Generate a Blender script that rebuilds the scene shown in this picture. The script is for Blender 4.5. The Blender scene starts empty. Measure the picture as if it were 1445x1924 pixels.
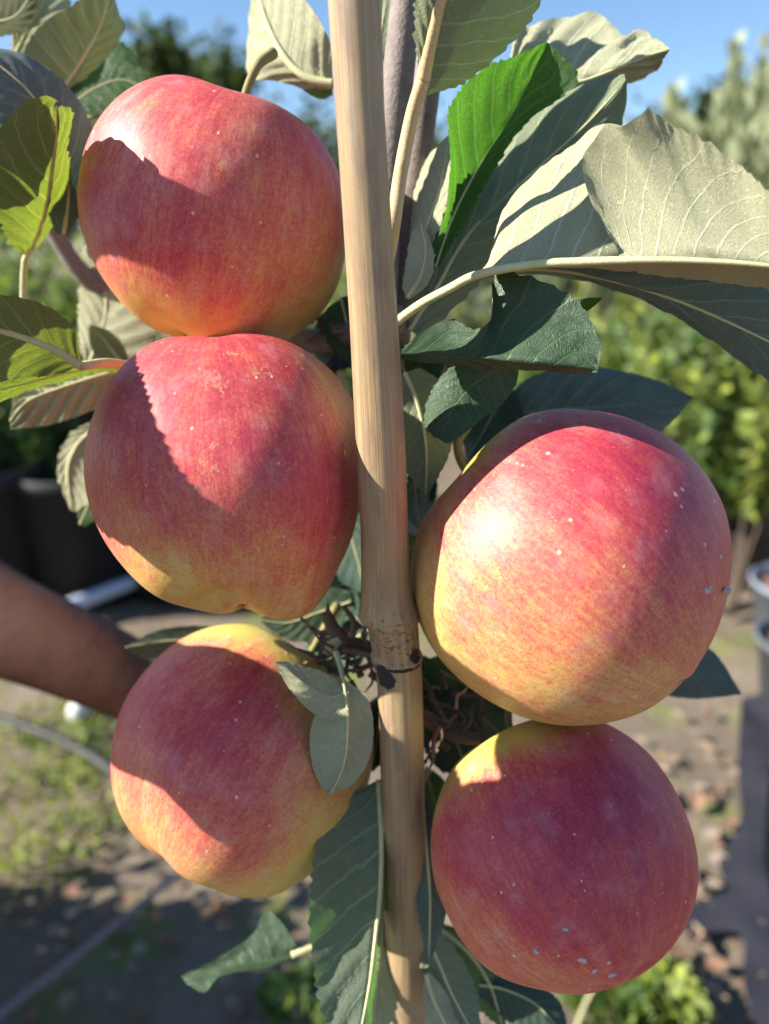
import bpy, math, random
import numpy as np
from mathutils import Vector, Matrix, noise as mnoise

random.seed(7)
rng = np.random.default_rng(7)
SC = bpy.context.scene
COL = SC.collection

# ------------------------------------------------------------------ camera
PITCH = math.radians(19.0)
FPX = 1453.0
CAM = Vector((0.0, 0.0, 0.9))
RIGHT = Vector((1, 0, 0))
FWD = Vector((0, math.cos(PITCH), -math.sin(PITCH)))
UP = Vector((0, math.sin(PITCH), math.cos(PITCH)))
cd = bpy.data.cameras.new('camera')
cam = bpy.data.objects.new('camera', cd)
COL.objects.link(cam)
cam.location = CAM
cam.rotation_euler = (math.radians(90) - PITCH, 0, 0)
cd.sensor_fit = 'VERTICAL'
cd.sensor_height = 24.0
cd.lens = 24.0 * FPX / 1924.0
cd.clip_start = 0.01
cd.clip_end = 500.0
cd.dof.use_dof = True
cd.dof.focus_distance = 0.212
cd.dof.aperture_fstop = cd.lens / 3.7
SC.camera = cam

# ------------------------------------------------------------------ sky, sun, exposure
LC = Vector((-0.82, 0.455, 0.285)).normalized()          # towards the sun: right, up, towards the viewer
SUN = (RIGHT * LC.x + UP * LC.y - FWD * LC.z).normalized()
ELEV = math.asin(SUN.z)
AZ = math.atan2(SUN.x, SUN.y)
w = bpy.data.worlds.new('World')
SC.world = w
w.use_nodes = True
nt = w.node_tree
bg = nt.nodes['Background']
sk = nt.nodes.new('ShaderNodeTexSky')
sk.sky_type = 'NISHITA'
sk.sun_disc = False
sk.sun_elevation = ELEV
sk.sun_rotation = AZ
sk.air_density = 1.0
sk.dust_density = 0.2
sk.ozone_density = 4.5
nt.links.new(sk.outputs[0], bg.inputs[0])
bg.inputs[1].default_value = 0.071
sl = bpy.data.lights.new('sun', 'SUN')
sl.energy = 5.0
sl.angle = math.radians(0.5)
sl.color = (1.0, 0.95, 0.86)
so = bpy.data.objects.new('sun', sl)
so.rotation_euler = (-SUN).to_track_quat('-Z', 'Y').to_euler()
so.location = (-3, -1, 4)
COL.objects.link(so)
SC.view_settings.view_transform = 'Standard'
SC.view_settings.look = 'None'
SC.view_settings.gamma = 1.0
SC.view_settings.use_curve_mapping = False
SC.view_settings.exposure = 1.46
SC.render.engine = 'CYCLES'
SC.cycles.max_bounces = 8
SC.cycles.transparent_max_bounces = 8

# ------------------------------------------------------------------ helpers
def P(px, py, d):
    return CAM + FWD * d + RIGHT * ((px - 722.5) / FPX * d) + UP * ((962.0 - py) / FPX * d)

def ray(px, py):
    return (FWD + RIGHT * ((px - 722.5) / FPX) + UP * ((962.0 - py) / FPX)).normalized()

def G(px, py, z=0.0):
    r = ray(px, py)
    t = (z - CAM.z) / r.z
    return CAM + r * t

def V(px, py, F=0.212):
    """point on an upright plane F metres in front of the camera"""
    return P(px, py, F / (math.cos(PITCH) + (962.0 - py) / FPX * math.sin(PITCH)))

def worldloc(o):
    v = Vector((0, 0, 0))
    while o:
        v = v + o.location
        o = o.parent
    return v

def tag(o, label=None, cat=None, group=None, kind=None):
    if label: o['label'] = label
    if cat: o['category'] = cat
    if group: o['group'] = group
    if kind: o['kind'] = kind
    return o

def empty(name, loc):
    o = bpy.data.objects.new(name, None)
    o.location = loc
    o.empty_display_size = 0.02
    COL.objects.link(o)
    return o

def put(o, loc, parent=None):
    if parent is not None:
        o.parent = parent
        o.location = Vector(loc) - worldloc(parent)
    else:
        o.location = loc
    return o

def mesh_obj(name, verts, faces, mat, parent=None, base=None, smooth=True, attrs=None):
    verts = np.asarray(verts, dtype=float)
    if base is None:
        base = verts.mean(axis=0)
    base = Vector([float(c) for c in base])
    me = bpy.data.meshes.new(name)
    vv = verts - np.array(base)
    me.from_pydata(vv.tolist(), [], faces if isinstance(faces, list) else faces.tolist())
    if smooth:
        me.polygons.foreach_set('use_smooth', [True] * len(me.polygons))
    for k, (typ, data) in (attrs or {}).items():
        a = me.attributes.new(k, typ, 'POINT')
        if typ == 'FLOAT':
            a.data.foreach_set('value', np.asarray(data, dtype=np.float32).ravel())
        else:
            a.data.foreach_set('vector', np.asarray(data, dtype=np.float32).ravel())
    me.update()
    if mat: me.materials.append(mat)
    o = bpy.data.objects.new(name, me)
    COL.objects.link(o)
    put(o, base, parent)
    return o

def catmull(pts, n):
    """n points along a smooth curve through pts, even in control-point arc length"""
    p = np.array([list(q) for q in pts], dtype=float)
    if len(p) == 2:
        t = np.linspace(0, 1, n)[:, None]
        return p[0] * (1 - t) + p[1] * t
    seg = np.sqrt(np.maximum(np.linalg.norm(np.diff(p, axis=0), axis=1), 1e-9) ** 2)
    T = np.concatenate([[0], np.cumsum(seg)])
    T /= T[-1]
    m = np.zeros_like(p)
    for i in range(len(p)):
        a, b = max(i - 1, 0), min(i + 1, len(p) - 1)
        m[i] = (p[b] - p[a]) / max(T[b] - T[a], 1e-9)
    out = []
    for t in np.linspace(0, 1, n):
        i = min(max(np.searchsorted(T, t) - 1, 0), len(p) - 2)
        h = max(T[i + 1] - T[i], 1e-9)
        s = (t - T[i]) / h
        out.append((2*s**3 - 3*s**2 + 1) * p[i] + (s**3 - 2*s**2 + s) * h * m[i]
                   + (-2*s**3 + 3*s**2) * p[i + 1] + (s**3 - s**2) * h * m[i + 1])
    return np.array(out)

def tube_data(pts, radii, n=14, k=None, bump=None):
    k = k or max(6, 6 * len(pts))
    c = catmull(pts, k)
    if np.isscalar(radii):
        rr = np.full(k, float(radii))
    else:
        rr = np.interp(np.linspace(0, 1, k), np.linspace(0, 1, len(radii)), radii)
    d = np.gradient(c, axis=0)
    d /= np.linalg.norm(d, axis=1)[:, None] + 1e-12
    ref = np.array([0.0, -1.0, 0.05])
    if abs(np.dot(d[0], ref)) > 0.9: ref = np.array([1.0, 0.1, 0.0])
    vs = []
    for i in range(k):
        a = np.cross(d[i], ref); a /= np.linalg.norm(a) + 1e-12
        b = np.cross(a, d[i])
        ref = b
        for j in range(n):
            t = 2 * math.pi * j / n
            r = rr[i] * (1 + (bump(i / k, t) if bump else 0))
            vs.append(c[i] + r * (math.cos(t) * a + math.sin(t) * b))
    fs = []
    for i in range(k - 1):
        for j in range(n):
            fs.append([i*n + j, i*n + (j+1) % n, (i+1)*n + (j+1) % n, (i+1)*n + j])
    fs.append(list(range(n))[::-1])
    fs.append([(k-1)*n + j for j in range(n)])
    return np.array(vs), fs

def tube(name, pts, radii, mat, parent=None, n=14, k=None, bump=None, base=None):
    v, f = tube_data(pts, radii, n, k, bump)
    return mesh_obj(name, v, f, mat, parent, base=base if base is not None else list(pts[0]))

# ------------------------------------------------------------------ node helpers
class NT:
    def __init__(self, name):
        self.m = bpy.data.materials.new(name)
        self.m.use_nodes = True
        self.t = self.m.node_tree
        self.t.nodes.clear()
        self.out = self.t.nodes.new('ShaderNodeOutputMaterial')
    def n(self, typ, **kw):
        nd = self.t.nodes.new(typ)
        for k, v in kw.items(): setattr(nd, k, v)
        return nd
    def l(self, a, b): self.t.links.new(a, b)
    def sset(self, sock, v):
        if hasattr(v, 'is_output') or isinstance(v, bpy.types.NodeSocket): self.l(v, sock)
        else: sock.default_value = v
    def math(self, op, a, b=0.0, c=0.0, clamp=False):
        nd = self.n('ShaderNodeMath', operation=op, use_clamp=clamp)
        for i, v in enumerate((a, b, c)): self.sset(nd.inputs[i], v)
        return nd.outputs[0]
    def smooth(self, x, lo, hi, a=0.0, b=1.0):
        nd = self.n('ShaderNodeMapRange', interpolation_type='SMOOTHSTEP')
        for i, v in enumerate((x, lo, hi, a, b)): self.sset(nd.inputs[i], v)
        return nd.outputs[0]
    def mix(self, f, a, b, blend='MIX'):
        nd = self.n('ShaderNodeMix', data_type='RGBA', blend_type=blend)
        self.sset(nd.inputs[0], f)
        for i, v in ((6, a), (7, b)):
            if isinstance(v, tuple) and len(v) == 3: v = (*v, 1)
            self.sset(nd.inputs[i], v)
        return nd.outputs[2]
    def attr(self, name, vec=False):
        nd = self.n('ShaderNodeAttribute', attribute_name=name)
        return nd.outputs['Vector'] if vec else nd.outputs['Fac']
    def objco(self): return self.n('ShaderNodeTexCoord').outputs['Object']
    def scale(self, vec, s):
        nd = self.n('ShaderNodeMapping')
        self.l(vec, nd.inputs[0])
        nd.inputs['Scale'].default_value = s if isinstance(s, tuple) else (s, s, s)
        return nd.outputs[0]
    def noise(self, vec, scale, detail=3.0, rough=0.55, dist=0.0):
        nd = self.n('ShaderNodeTexNoise')
        self.l(vec, nd.inputs['Vector'])
        nd.inputs['Scale'].default_value = scale
        nd.inputs['Detail'].default_value = detail
        nd.inputs['Roughness'].default_value = rough
        nd.inputs['Distortion'].default_value = dist
        return nd.outputs['Fac']
    def ncol(self, vec, scale, detail=2.0):
        nd = self.n('ShaderNodeTexNoise')
        self.l(vec, nd.inputs['Vector'])
        nd.inputs['Scale'].default_value = scale
        nd.inputs['Detail'].default_value = detail
        return nd.outputs['Color']
    def voro(self, vec, scale, feature='F1', rand=1.0):
        nd = self.n('ShaderNodeTexVoronoi', feature=feature)
        self.l(vec, nd.inputs['Vector'])
        nd.inputs['Scale'].default_value = scale
        nd.inputs['Randomness'].default_value = rand
        return nd
    def ramp(self, f, stops):
        nd = self.n('ShaderNodeValToRGB')
        e = nd.color_ramp.elements
        while len(e) < len(stops): e.new(0.5)
        for el, (p, c) in zip(e, stops):
            el.position = p; el.color = (*c, 1)
        self.l(f, nd.inputs[0])
        return nd.outputs[0]
    def bump(self, h, strength, dist, normal=None):
        nd = self.n('ShaderNodeBump')
        self.sset(nd.inputs['Height'], h)
        nd.inputs['Strength'].default_value = strength
        nd.inputs['Distance'].default_value = dist
        if normal is not None: self.l(normal, nd.inputs['Normal'])
        return nd.outputs[0]
    def bsdf(self, color, rough=0.5, normal=None, spec=0.5, **kw):
        nd = self.n('ShaderNodeBsdfPrincipled')
        if isinstance(color, tuple) and len(color) == 3: color = (*color, 1)
        self.sset(nd.inputs['Base Color'], color)
        self.sset(nd.inputs['Roughness'], rough)
        self.sset(nd.inputs['Specular IOR Level'], spec)
        for k, v in kw.items(): self.sset(nd.inputs[k], v)
        if normal is not None: self.l(normal, nd.inputs['Normal'])
        return nd
    def finish(self, sh):
        self.l(sh, self.out.inputs[0])
        return self.m

def plain(name, col, rough=0.6, var=0.25, scale=40.0, bump=0.0, bscale=200.0, spec=0.4, translucent=None):
    N = NT(name)
    co = N.objco()
    f = N.noise(co, scale, 4)
    a = tuple(c * (1 - var) for c in col); b = tuple(min(1, c * (1 + var)) for c in col)
    c = N.mix(f, a, b)
    nm = N.bump(N.noise(co, bscale, 4), 0.6, bump) if bump else None
    s = N.bsdf(c, rough, nm, spec).outputs[0]
    if translucent:
        t = N.n('ShaderNodeBsdfTranslucent'); t.inputs[0].default_value = (*translucent, 1)
        mx = N.n('ShaderNodeAddShader'); N.l(s, mx.inputs[0]); N.l(t.outputs[0], mx.inputs[1])
        s = mx.outputs[0]
    return N.finish(s)

# ------------------------------------------------------------------ materials
def leaf_material(name, top=(0.03, 0.075, 0.028), under=(0.36, 0.375, 0.27), trans=(0.09, 0.19, 0.012), nveins=9.0, fuzz=1.0, tw=1.0, slope=2.1):
    N = NT(name)
    co = N.objco()
    lu, lv = N.attr('lu'), N.attr('lv')
    av = N.math('ABSOLUTE', lv)
    wob = N.math('MULTIPLY', N.math('SUBTRACT', N.noise(co, 90, 2), 0.5), 0.55)
    side = N.math('MULTIPLY', N.math('GREATER_THAN', lv, 0.0), 0.45)
    s = N.math('SUBTRACT', N.math('MULTIPLY', lu, nveins), N.math('MULTIPLY', N.math('POWER', av, 0.9), slope))
    s = N.math('ADD', N.math('ADD', s, side), wob)
    f = N.math('PINGPONG', s, 0.5)
    width = N.math('SUBTRACT', 0.11, N.math('MULTIPLY', av, 0.065))
    vein = N.smooth(f, 0.0, width, 1.0, 0.0)
    midw = N.math('SUBTRACT', 0.07, N.math('MULTIPLY', lu, 0.05))
    mid = N.smooth(av, 0.0, midw, 1.0, 0.0)
    net = N.voro(N.mix(0.12, co, N.ncol(co, 60)), 420, 'DISTANCE_TO_EDGE').outputs[0]
    netm = N.smooth(net, 0.0, 0.17, 1.0, 0.0)
    vv = N.math('MAXIMUM', N.math('MULTIPLY', vein, 0.85), mid)
    va = N.math('MAXIMUM', vv, N.math('MULTIPLY', netm, 0.5))
    big = N.noise(co, 45, 4)
    fz = N.noise(N.mix(0.004, co, N.ncol(co, 900)), 2300, 3, 0.75)
    # upper side
    tc = N.mix(big, tuple(c * 0.7 for c in top), tuple(c * 1.35 for c in top))
    tc = N.mix(N.math('MULTIPLY', va, 0.55), tc, (0.13, 0.19, 0.07))
    th = N.math('ADD', N.math('MULTIPLY', va, -0.6), N.math('MULTIPLY', N.noise(co, 700, 2), 0.5))
    spotm = N.smooth(N.noise(co, 130, 2, 0.5), 0.70, 0.76)
    tc = N.mix(N.math('MULTIPLY', spotm, 0.5), tc, (0.16, 0.12, 0.05))
    tn = N.bump(th, 0.5, 0.0006)
    tops = N.bsdf(tc, N.smooth(big, 0.3, 0.7, 0.42, 0.58), tn, 0.42)
    # felted under side
    uc = N.mix(N.smooth(fz, 0.3, 0.7), tuple(c * 0.68 for c in under), tuple(min(.8, c * 1.25) for c in under))
    uc = N.mix(N.math('MULTIPLY', big, 0.5), uc, tuple(c * 0.75 for c in under))
    uc = N.mix(N.math('MULTIPLY', netm, 0.12), uc, tuple(min(.75, c * 1.35) for c in under))
    uc = N.mix(N.math('MULTIPLY', vv, 0.8), uc, tuple(min(.75, c * 1.35 + .05) for c in under))
    uh = N.math('ADD', N.math('MULTIPLY', va, -0.7), N.math('MULTIPLY', fz, 0.9 * fuzz))
    un = N.bump(uh, 0.9, 0.0009)
    unders = N.bsdf(uc, 0.85, un, 0.15, **{'Sheen Weight': 0.25, 'Sheen Roughness': 0.5})
    geo = N.n('ShaderNodeNewGeometry')
    mx = N.n('ShaderNodeMixShader')
    N.l(geo.outputs['Backfacing'], mx.inputs[0])
    N.l(tops.outputs[0], mx.inputs[1]); N.l(unders.outputs[0], mx.inputs[2])
    tr = N.n('ShaderNodeBsdfTranslucent')
    tcol = N.mix(va, tuple(c * 0.8 for c in trans), (trans[0] * 2.6, trans[1] * 1.7, trans[2] * 3 + 0.03))
    tcol = N.mix(big, tcol, N.mix(0.5, tcol, (trans[0] * 0.5, trans[1] * 0.7, trans[2])))
    N.l(tcol, tr.inputs[0])
    ad = N.n('ShaderNodeMixShader')
    ad.inputs[0].default_value = 0.30 * tw
    N.l(mx.outputs[0], ad.inputs[1]); N.l(tr.outputs[0], ad.inputs[2])
    return N.finish(ad.outputs[0])

M_LEAF = leaf_material('apple_leaf', top=(0.026, 0.056, 0.03), under=(0.34, 0.40, 0.22), trans=(0.06, 0.12, 0.012), tw=.6)
M_LEAF_SOFT = leaf_material('apple_leaf_soft', under=(0.30, 0.37, 0.25), trans=(0.11, 0.30, 0.02), tw=1.2, fuzz=.8)
M_LEAF_PALE = leaf_material('apple_leaf_pale', under=(0.66, 0.66, 0.38), fuzz=1.2, tw=.35)
M_LEAF_FOLD = leaf_material('apple_leaf_folded', under=(0.68, 0.67, 0.39), fuzz=1.7, tw=.3, slope=4.6, nveins=11)
M_LEAF_THIN = leaf_material('apple_leaf_thin', top=(0.03, 0.08, 0.02), under=(0.22, 0.25, 0.15), trans=(0.085, 0.27, 0.010), tw=1.8)
M_LEAF_OLIVE = leaf_material('apple_leaf_olive', top=(0.05, 0.11, 0.03), under=(0.24, 0.23, 0.11), trans=(0.17, 0.25, 0.014), tw=1.6, nveins=7)
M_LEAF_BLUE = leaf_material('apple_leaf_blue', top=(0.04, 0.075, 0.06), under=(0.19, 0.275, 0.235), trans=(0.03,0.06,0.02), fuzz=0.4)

def apple_material():
    N = NT('apple_skin')
    a = N.attr('apos', True)
    red = N.attr('red'); gr = N.attr('green'); rus = N.attr('russet')
    sep = N.n('ShaderNodeSeparateXYZ'); N.l(a, sep.inputs[0])
    rho = N.math('SQRT', N.math('ADD', N.math('MULTIPLY', sep.outputs[0], sep.outputs[0]), N.math('MULTIPLY', sep.outputs[1], sep.outputs[1])))
    rho = N.math('MAXIMUM', rho, 0.08)
    cmb = N.n('ShaderNodeCombineXYZ')
    N.l(N.math('DIVIDE', sep.outputs[0], rho), cmb.inputs[0])
    N.l(N.math('DIVIDE', sep.outputs[1], rho), cmb.inputs[1])
    N.l(N.math('MULTIPLY', sep.outputs[2], 0.22), cmb.inputs[2])
    seed = N.n('ShaderNodeObjectInfo').outputs['Random']
    off = N.n('ShaderNodeVectorMath', operation='ADD'); N.l(cmb.outputs[0], off.inputs[0])
    sv = N.n('ShaderNodeCombineXYZ'); N.l(N.math('MULTIPLY', seed, 37.0), sv.inputs[2]); N.l(sv.outputs[0], off.inputs[1])
    streak = N.noise(off.outputs[0], 9.0, 5, 0.62)
    streak2 = N.noise(off.outputs[0], 42.0, 4, 0.65)
    speck = N.noise(a, 34, 3, 0.7)
    fine = N.noise(a, 85, 3, 0.75)
    blotch = N.noise(a, 3.2, 4, 0.6)
    r = N.math('ADD', red, N.math('MULTIPLY', N.math('SUBTRACT', streak, 0.5), 0.62))
    r = N.math('ADD', r, N.math('MULTIPLY', N.math('SUBTRACT', streak2, 0.5), 0.60))
    r = N.math('ADD', r, N.math('MULTIPLY', N.math('SUBTRACT', blotch, 0.5), 0.55))
    r = N.math('ADD', r, N.math('MULTIPLY', N.math('SUBTRACT', speck, 0.5), 0.70))
    r = N.math('ADD', r, N.math('MULTIPLY', N.math('SUBTRACT', fine, 0.5), 0.72))
    rn = N.math('DIVIDE', r, 1.25, clamp=True)
    c = N.ramp(rn, [(0.0, (0.60, 0.45, 0.115)), (0.18, (0.62, 0.38, 0.125)), (0.36, (0.60, 0.235, 0.10)), (0.54, (0.55, 0.125, 0.090)),
                    (0.74, (0.46, 0.053, 0.066)), (1.0, (0.32, 0.022, 0.060))])
    gy = N.mix(speck, (0.46, 0.44, 0.06), (0.60, 0.52, 0.10))
    c = N.mix(N.math('MULTIPLY', gr, N.smooth(rn, 0.25, 0.75, 1.0, 0.15)), c, gy)
    # dark freckles in the pale parts
    fr = N.smooth(N.noise(a, 48, 2, 0.5), 0.62, 0.70)
    c = N.mix(N.math('MULTIPLY', fr, 0.5), c, (0.34, 0.07, 0.04))
    # lenticels
    vo = N.voro(a, 9.5)
    cs = N.n('ShaderNodeSeparateColor'); N.l(vo.outputs['Color'], cs.inputs[0])
    size = N.math('MULTIPLY', N.math('POWER', cs.outputs[0], 1.4), 0.19)
    dot = N.math('MULTIPLY', N.smooth(vo.outputs['Distance'], N.math('MULTIPLY', size, 0.45), size, 1.0, 0.0), N.math('GREATER_THAN', cs.outputs[1], 0.2))
    vo2 = N.voro(a, 21)
    cs2 = N.n('ShaderNodeSeparateColor'); N.l(vo2.outputs['Color'], cs2.inputs[0])
    dot2 = N.math('MULTIPLY', N.smooth(vo2.outputs['Distance'], 0.05, 0.13, 1.0, 0.0), N.math('GREATER_THAN', cs2.outputs[1], 0.25))
    c = N.mix(N.math('MULTIPLY', dot2, 0.42), c, (0.66, 0.42, 0.30))
    c = N.mix(N.math('MULTIPLY', dot, 0.72), c, (0.72, 0.54, 0.40))
    # waxy bloom, blotchy
    bl = N.smooth(N.noise(a, 5.5, 4, 0.6), 0.48, 0.75)
    c = N.mix(N.math('MULTIPLY', bl, 0.17), c, (0.62, 0.42, 0.46))
    # russet netting where the attribute asks for it
    rt = N.noise(a, 26, 4, 0.7, 0.6)
    rm = N.math('MULTIPLY', N.smooth(N.math('ADD', rt, N.math('MULTIPLY', rus, 0.16)), 0.645, 0.685), N.smooth(rus, 0.1, 0.4), clamp=True)
    c = N.mix(N.math('MULTIPLY', rm, 0.68), c, (0.48, 0.26, 0.12))
    h = N.math('ADD', N.math('MULTIPLY', fine, 0.35), N.math('MULTIPLY', dot, 0.9))
    h = N.math('ADD', h, N.math('MULTIPLY', rm, 0.8))
    h = N.math('ADD', h, N.math('MULTIPLY', N.noise(a, 11, 3, 0.5), 1.4))
    nm = N.bump(h, 0.30, 0.0005)
    rough = N.math('ADD', N.smooth(bl, 0, 1, 0.49, 0.58), N.math('MULTIPLY', rm, 0.25))
    b = N.bsdf(c, rough, nm, 0.42, **{'Subsurface Weight': 0.15, 'Subsurface Scale': 0.004, 'Coat Weight': 0.0, 'Coat Roughness': 0.3})
    b.inputs['Subsurface Radius'].default_value = (1.0, 0.35, 0.15)
    return N.finish(b.outputs[0])
M_APPLE = apple_material()

def cane_material():
    N = NT('bamboo')
    a = N.attr('cpos', True)       # x = round the cane (radians), y = along (m)
    st = N.noise(N.scale(a, (9.0, 9.0, 1.0)), 1.0, 2)
    f1 = N.smooth(N.noise(N.scale(a, (20.0, 11.0, 1.0)), 1.0, 4, 0.65), .22, .78)
    f2 = N.noise(N.scale(a, (70.0, 25.0, 1.0)), 1.0, 2, 0.6)
    bl = N.noise(N.scale(a, (1.2, 45.0, 1.0)), 1.0, 4, 0.6)
    c = N.mix(f1, (0.25, 0.155, 0.072), (0.55, 0.41, 0.215))
    c = N.mix(N.math('MULTIPLY', N.smooth(f2, .35, .7), 0.75), c, (0.22, 0.135, 0.085))
    c = N.mix(N.smooth(bl, 0.42, 0.70, 0.0, 0.7), c, (0.22, 0.135, 0.10))
    c = N.mix(N.smooth(N.noise(N.scale(a, (2.2, 24.0, 1.0)), 1.0, 5, 0.7), 0.54, 0.70, 0.0, 0.5), c, (0.33, 0.29, 0.24))
    node = N.attr('node')
    sp = N.noise(N.scale(a, (5.0, 650.0, 1.0)), 1.0, 3, 0.65)
    th = N.math('SUBTRACT', 0.72, N.math('MULTIPLY', node, 0.20))
    spm = N.smooth(sp, th, N.math('ADD', th, 0.05))
    c = N.mix(N.math('MULTIPLY', spm, 0.75), c, (0.09, 0.05, 0.035))
    dk = N.attr('dark')
    dm = N.smooth(N.math('ADD', dk, N.math('MULTIPLY', N.math('SUBTRACT', N.noise(N.scale(a, (3.5, 420.0, 1.0)), 1.0, 4, 0.65), 0.5), 0.9)), 0.46, 0.56)
    c = N.mix(dm, c, (0.018, 0.013, 0.017))
    # tiny pits
    pit = N.smooth(N.voro(N.scale(a, (3.0, 190.0, 1.0)), 1.0).outputs['Distance'], 0.03, 0.085, 1.0, 0.0)
    c = N.mix(N.math('MULTIPLY', pit, 0.7), c, (0.12, 0.06, 0.04))
    h = N.math('ADD', N.math('MULTIPLY', f2, 0.8), N.math('MULTIPLY', f1, 0.5))
    h = N.math('ADD', h, N.math('MULTIPLY', dm, 1.0))
    nm = N.bump(h, 0.4, 0.0004)
    return N.finish(N.bsdf(c, N.smooth(dm, 0, 1, 0.38, 0.7), nm, 0.5).outputs[0])
M_CANE = cane_material()
M_STEM = plain('young_bark', (0.20, 0.16, 0.14), 0.75, 0.5, 260, 0.0006, 900)
M_PETIOLE = plain('petiole', (0.50, 0.48, 0.26), 0.7, 0.22, 220, 0.0003, 1500, translucent=(0.05, 0.05, 0.015))
M_PETIOLE_RED = plain('petiole_red', (0.52, 0.38, 0.20), 0.65, 0.3, 120, 0.0003, 1500)
M_TWIG = plain('dry_spur', (0.15, 0.095, 0.065), 0.85, 0.6, 160, 0.0008, 600)
M_SPOT = plain('spray_residue', (0.44, 0.37, 0.39), 0.8, 0.2, 900)
M_STALK = plain('apple_stalk', (0.22, 0.19, 0.07), 0.7, 0.4, 200)
M_CALYX = plain('dry_calyx', (0.10, 0.075, 0.05), 0.9, 0.4, 300)

# ------------------------------------------------------------------ ground
def ground_material():
    N = NT('ground_soil')
    co = N.objco()
    n1 = N.noise(co, 1.6, 5, 0.6); n2 = N.noise(co, 14, 5, 0.65); n3 = N.noise(co, 90, 4, 0.7)
    c = N.mix(n2, (0.115, 0.085, 0.062), (0.26, 0.21, 0.155))
    c = N.mix(N.smooth(n3, 0.5, 0.75, 0, 0.55), c, (0.32, 0.26, 0.205))
    c = N.mix(N.smooth(N.noise(co, 35, 3), 0.62, 0.72, 0, 0.6), c, (0.30, 0.14, 0.085))
    c = N.mix(N.smooth(N.noise(co, 4.5, 4, 0.6), 0.52, 0.66, 0, 0.7), c, (0.15, 0.19, 0.035))
    c = N.mix(N.smooth(n1, 0.5, 0.7, 0, 0.5), c, (0.29, 0.25, 0.20))
    h = N.math('ADD', n2, N.math('MULTIPLY', n3, 0.5))
    return N.finish(N.bsdf(c, 0.95, N.bump(h, 1.0, 0.02), 0.15).outputs[0])
M_GROUND = ground_material()
xs = np.concatenate([np.linspace(-80, -3, 12), np.linspace(-2.8, 2.8, 90), np.linspace(3, 80, 12)])
ys = np.concatenate([np.linspace(-40, -1, 8), np.linspace(-0.8, 4.5, 86), np.linspace(5, 160, 16)])
gv, gf = [], []
for j, y in enumerate(ys):
    for i, x in enumerate(xs):
        near = max(0.0, 1 - max(abs(x) - 2.5, 0) - max(abs(y - 1.8) - 2.4, 0))
        z = 0.0 if near <= 0 else near * 0.018 * (mnoise.noise(Vector((x * 5, y * 5, 0))) + 0.6 * mnoise.noise(Vector((x * 15, y * 15, 3))) - 0.7)
        gv.append((x, y, z))
nx = len(xs)
for j in range(len(ys) - 1):
    for i in range(nx - 1):
        gf.append([j*nx + i, j*nx + i + 1, (j+1)*nx + i + 1, (j+1)*nx + i])
tag(mesh_obj('ground', gv, gf, M_GROUND, base=(0, 0, 0)), kind='structure')

# ------------------------------------------------------------------ background plants
def foliage_material(name, col, trans, rough=0.6):
    N = NT(name)
    t = N.attr('tint')
    c = N.ramp(t, [(0.0, tuple(x * 0.55 for x in col)), (0.5, col), (1.0, (min(1, col[0] * 2.0), min(1, col[1] * 1.6), col[2] * 1.2))])
    s = N.bsdf(c, rough, None, 0.35).outputs[0]
    tr = N.n('ShaderNodeBsdfTranslucent')
    N.l(N.mix(t, tuple(x * 0.7 for x in trans), trans), tr.inputs[0])
    mx = N.n('ShaderNodeMixShader'); mx.inputs[0].default_value = 0.32
    N.l(s, mx.inputs[1]); N.l(tr.outputs[0], mx.inputs[2])
    return N.finish(mx.outputs[0])
M_FOL_GREY = foliage_material('foliage_grey_green', (0.27, 0.32, 0.21), (0.30, 0.36, 0.16))
M_FOL_GREEN = foliage_material('foliage_green', (0.10, 0.17, 0.05), (0.26, 0.38, 0.05))
M_FOL_LIME = foliage_material('foliage_lime', (0.19, 0.25, 0.055), (0.38, 0.46, 0.05))
M_FOL_DARK = foliage_material('foliage_dark', (0.025, 0.05, 0.014), (0.05, 0.10, 0.015))
M_FOL_FAR = foliage_material('foliage_far', (0.045, 0.07, 0.02), (0.10, 0.15, 0.02))
M_BARK = plain('brown_bark', (0.13, 0.095, 0.07), 0.85, 0.4, 60, 0.002, 120)

LEAF_U = np.array([(0, 0, 0), (0.30, 0.35, 0.07), (0.30, -0.35, 0.07), (0.5, 0, -0.03), (0.72, 0.27, 0.05), (0.72, -0.27, 0.05), (1, 0, 0.0)], dtype=float)
LEAF_F = [[0, 3, 1], [0, 2, 3], [1, 3, 4], [2, 5, 3], [3, 6, 4], [3, 5, 6]]

def leaf_cloud(centres, dirs, sizes, width=1.0):
    """joined leaf blades: one at each centre"""
    vs, fs, tint = [], [], []
    for c, d, s in zip(centres, dirs, sizes):
        d = np.array(d); d = d / (np.linalg.norm(d) + 1e-9)
        r = rng.normal(size=3)
        a = np.cross(d, r); a /= np.linalg.norm(a) + 1e-9
        b = np.cross(d, a)
        o = len(vs)
        t = rng.random()
        for u in LEAF_U:
            vs.append(np.array(c) + s * (u[0] * d + u[1] * width * a + u[2] * b))
            tint.append(t)
        fs += [[o + k for k in f] for f in LEAF_F]
    return np.array(vs), fs, np.array(tint)

def crown(name, parent, centres, dirs, sizes, mat, width=1.0, base=None):
    v, f, t = leaf_cloud(centres, dirs, sizes, width)
    o = mesh_obj(name, v, f, mat, parent, base=base, smooth=False, attrs={'tint': ('FLOAT', t)})
    o['kind'] = 'stuff'
    return o

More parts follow.
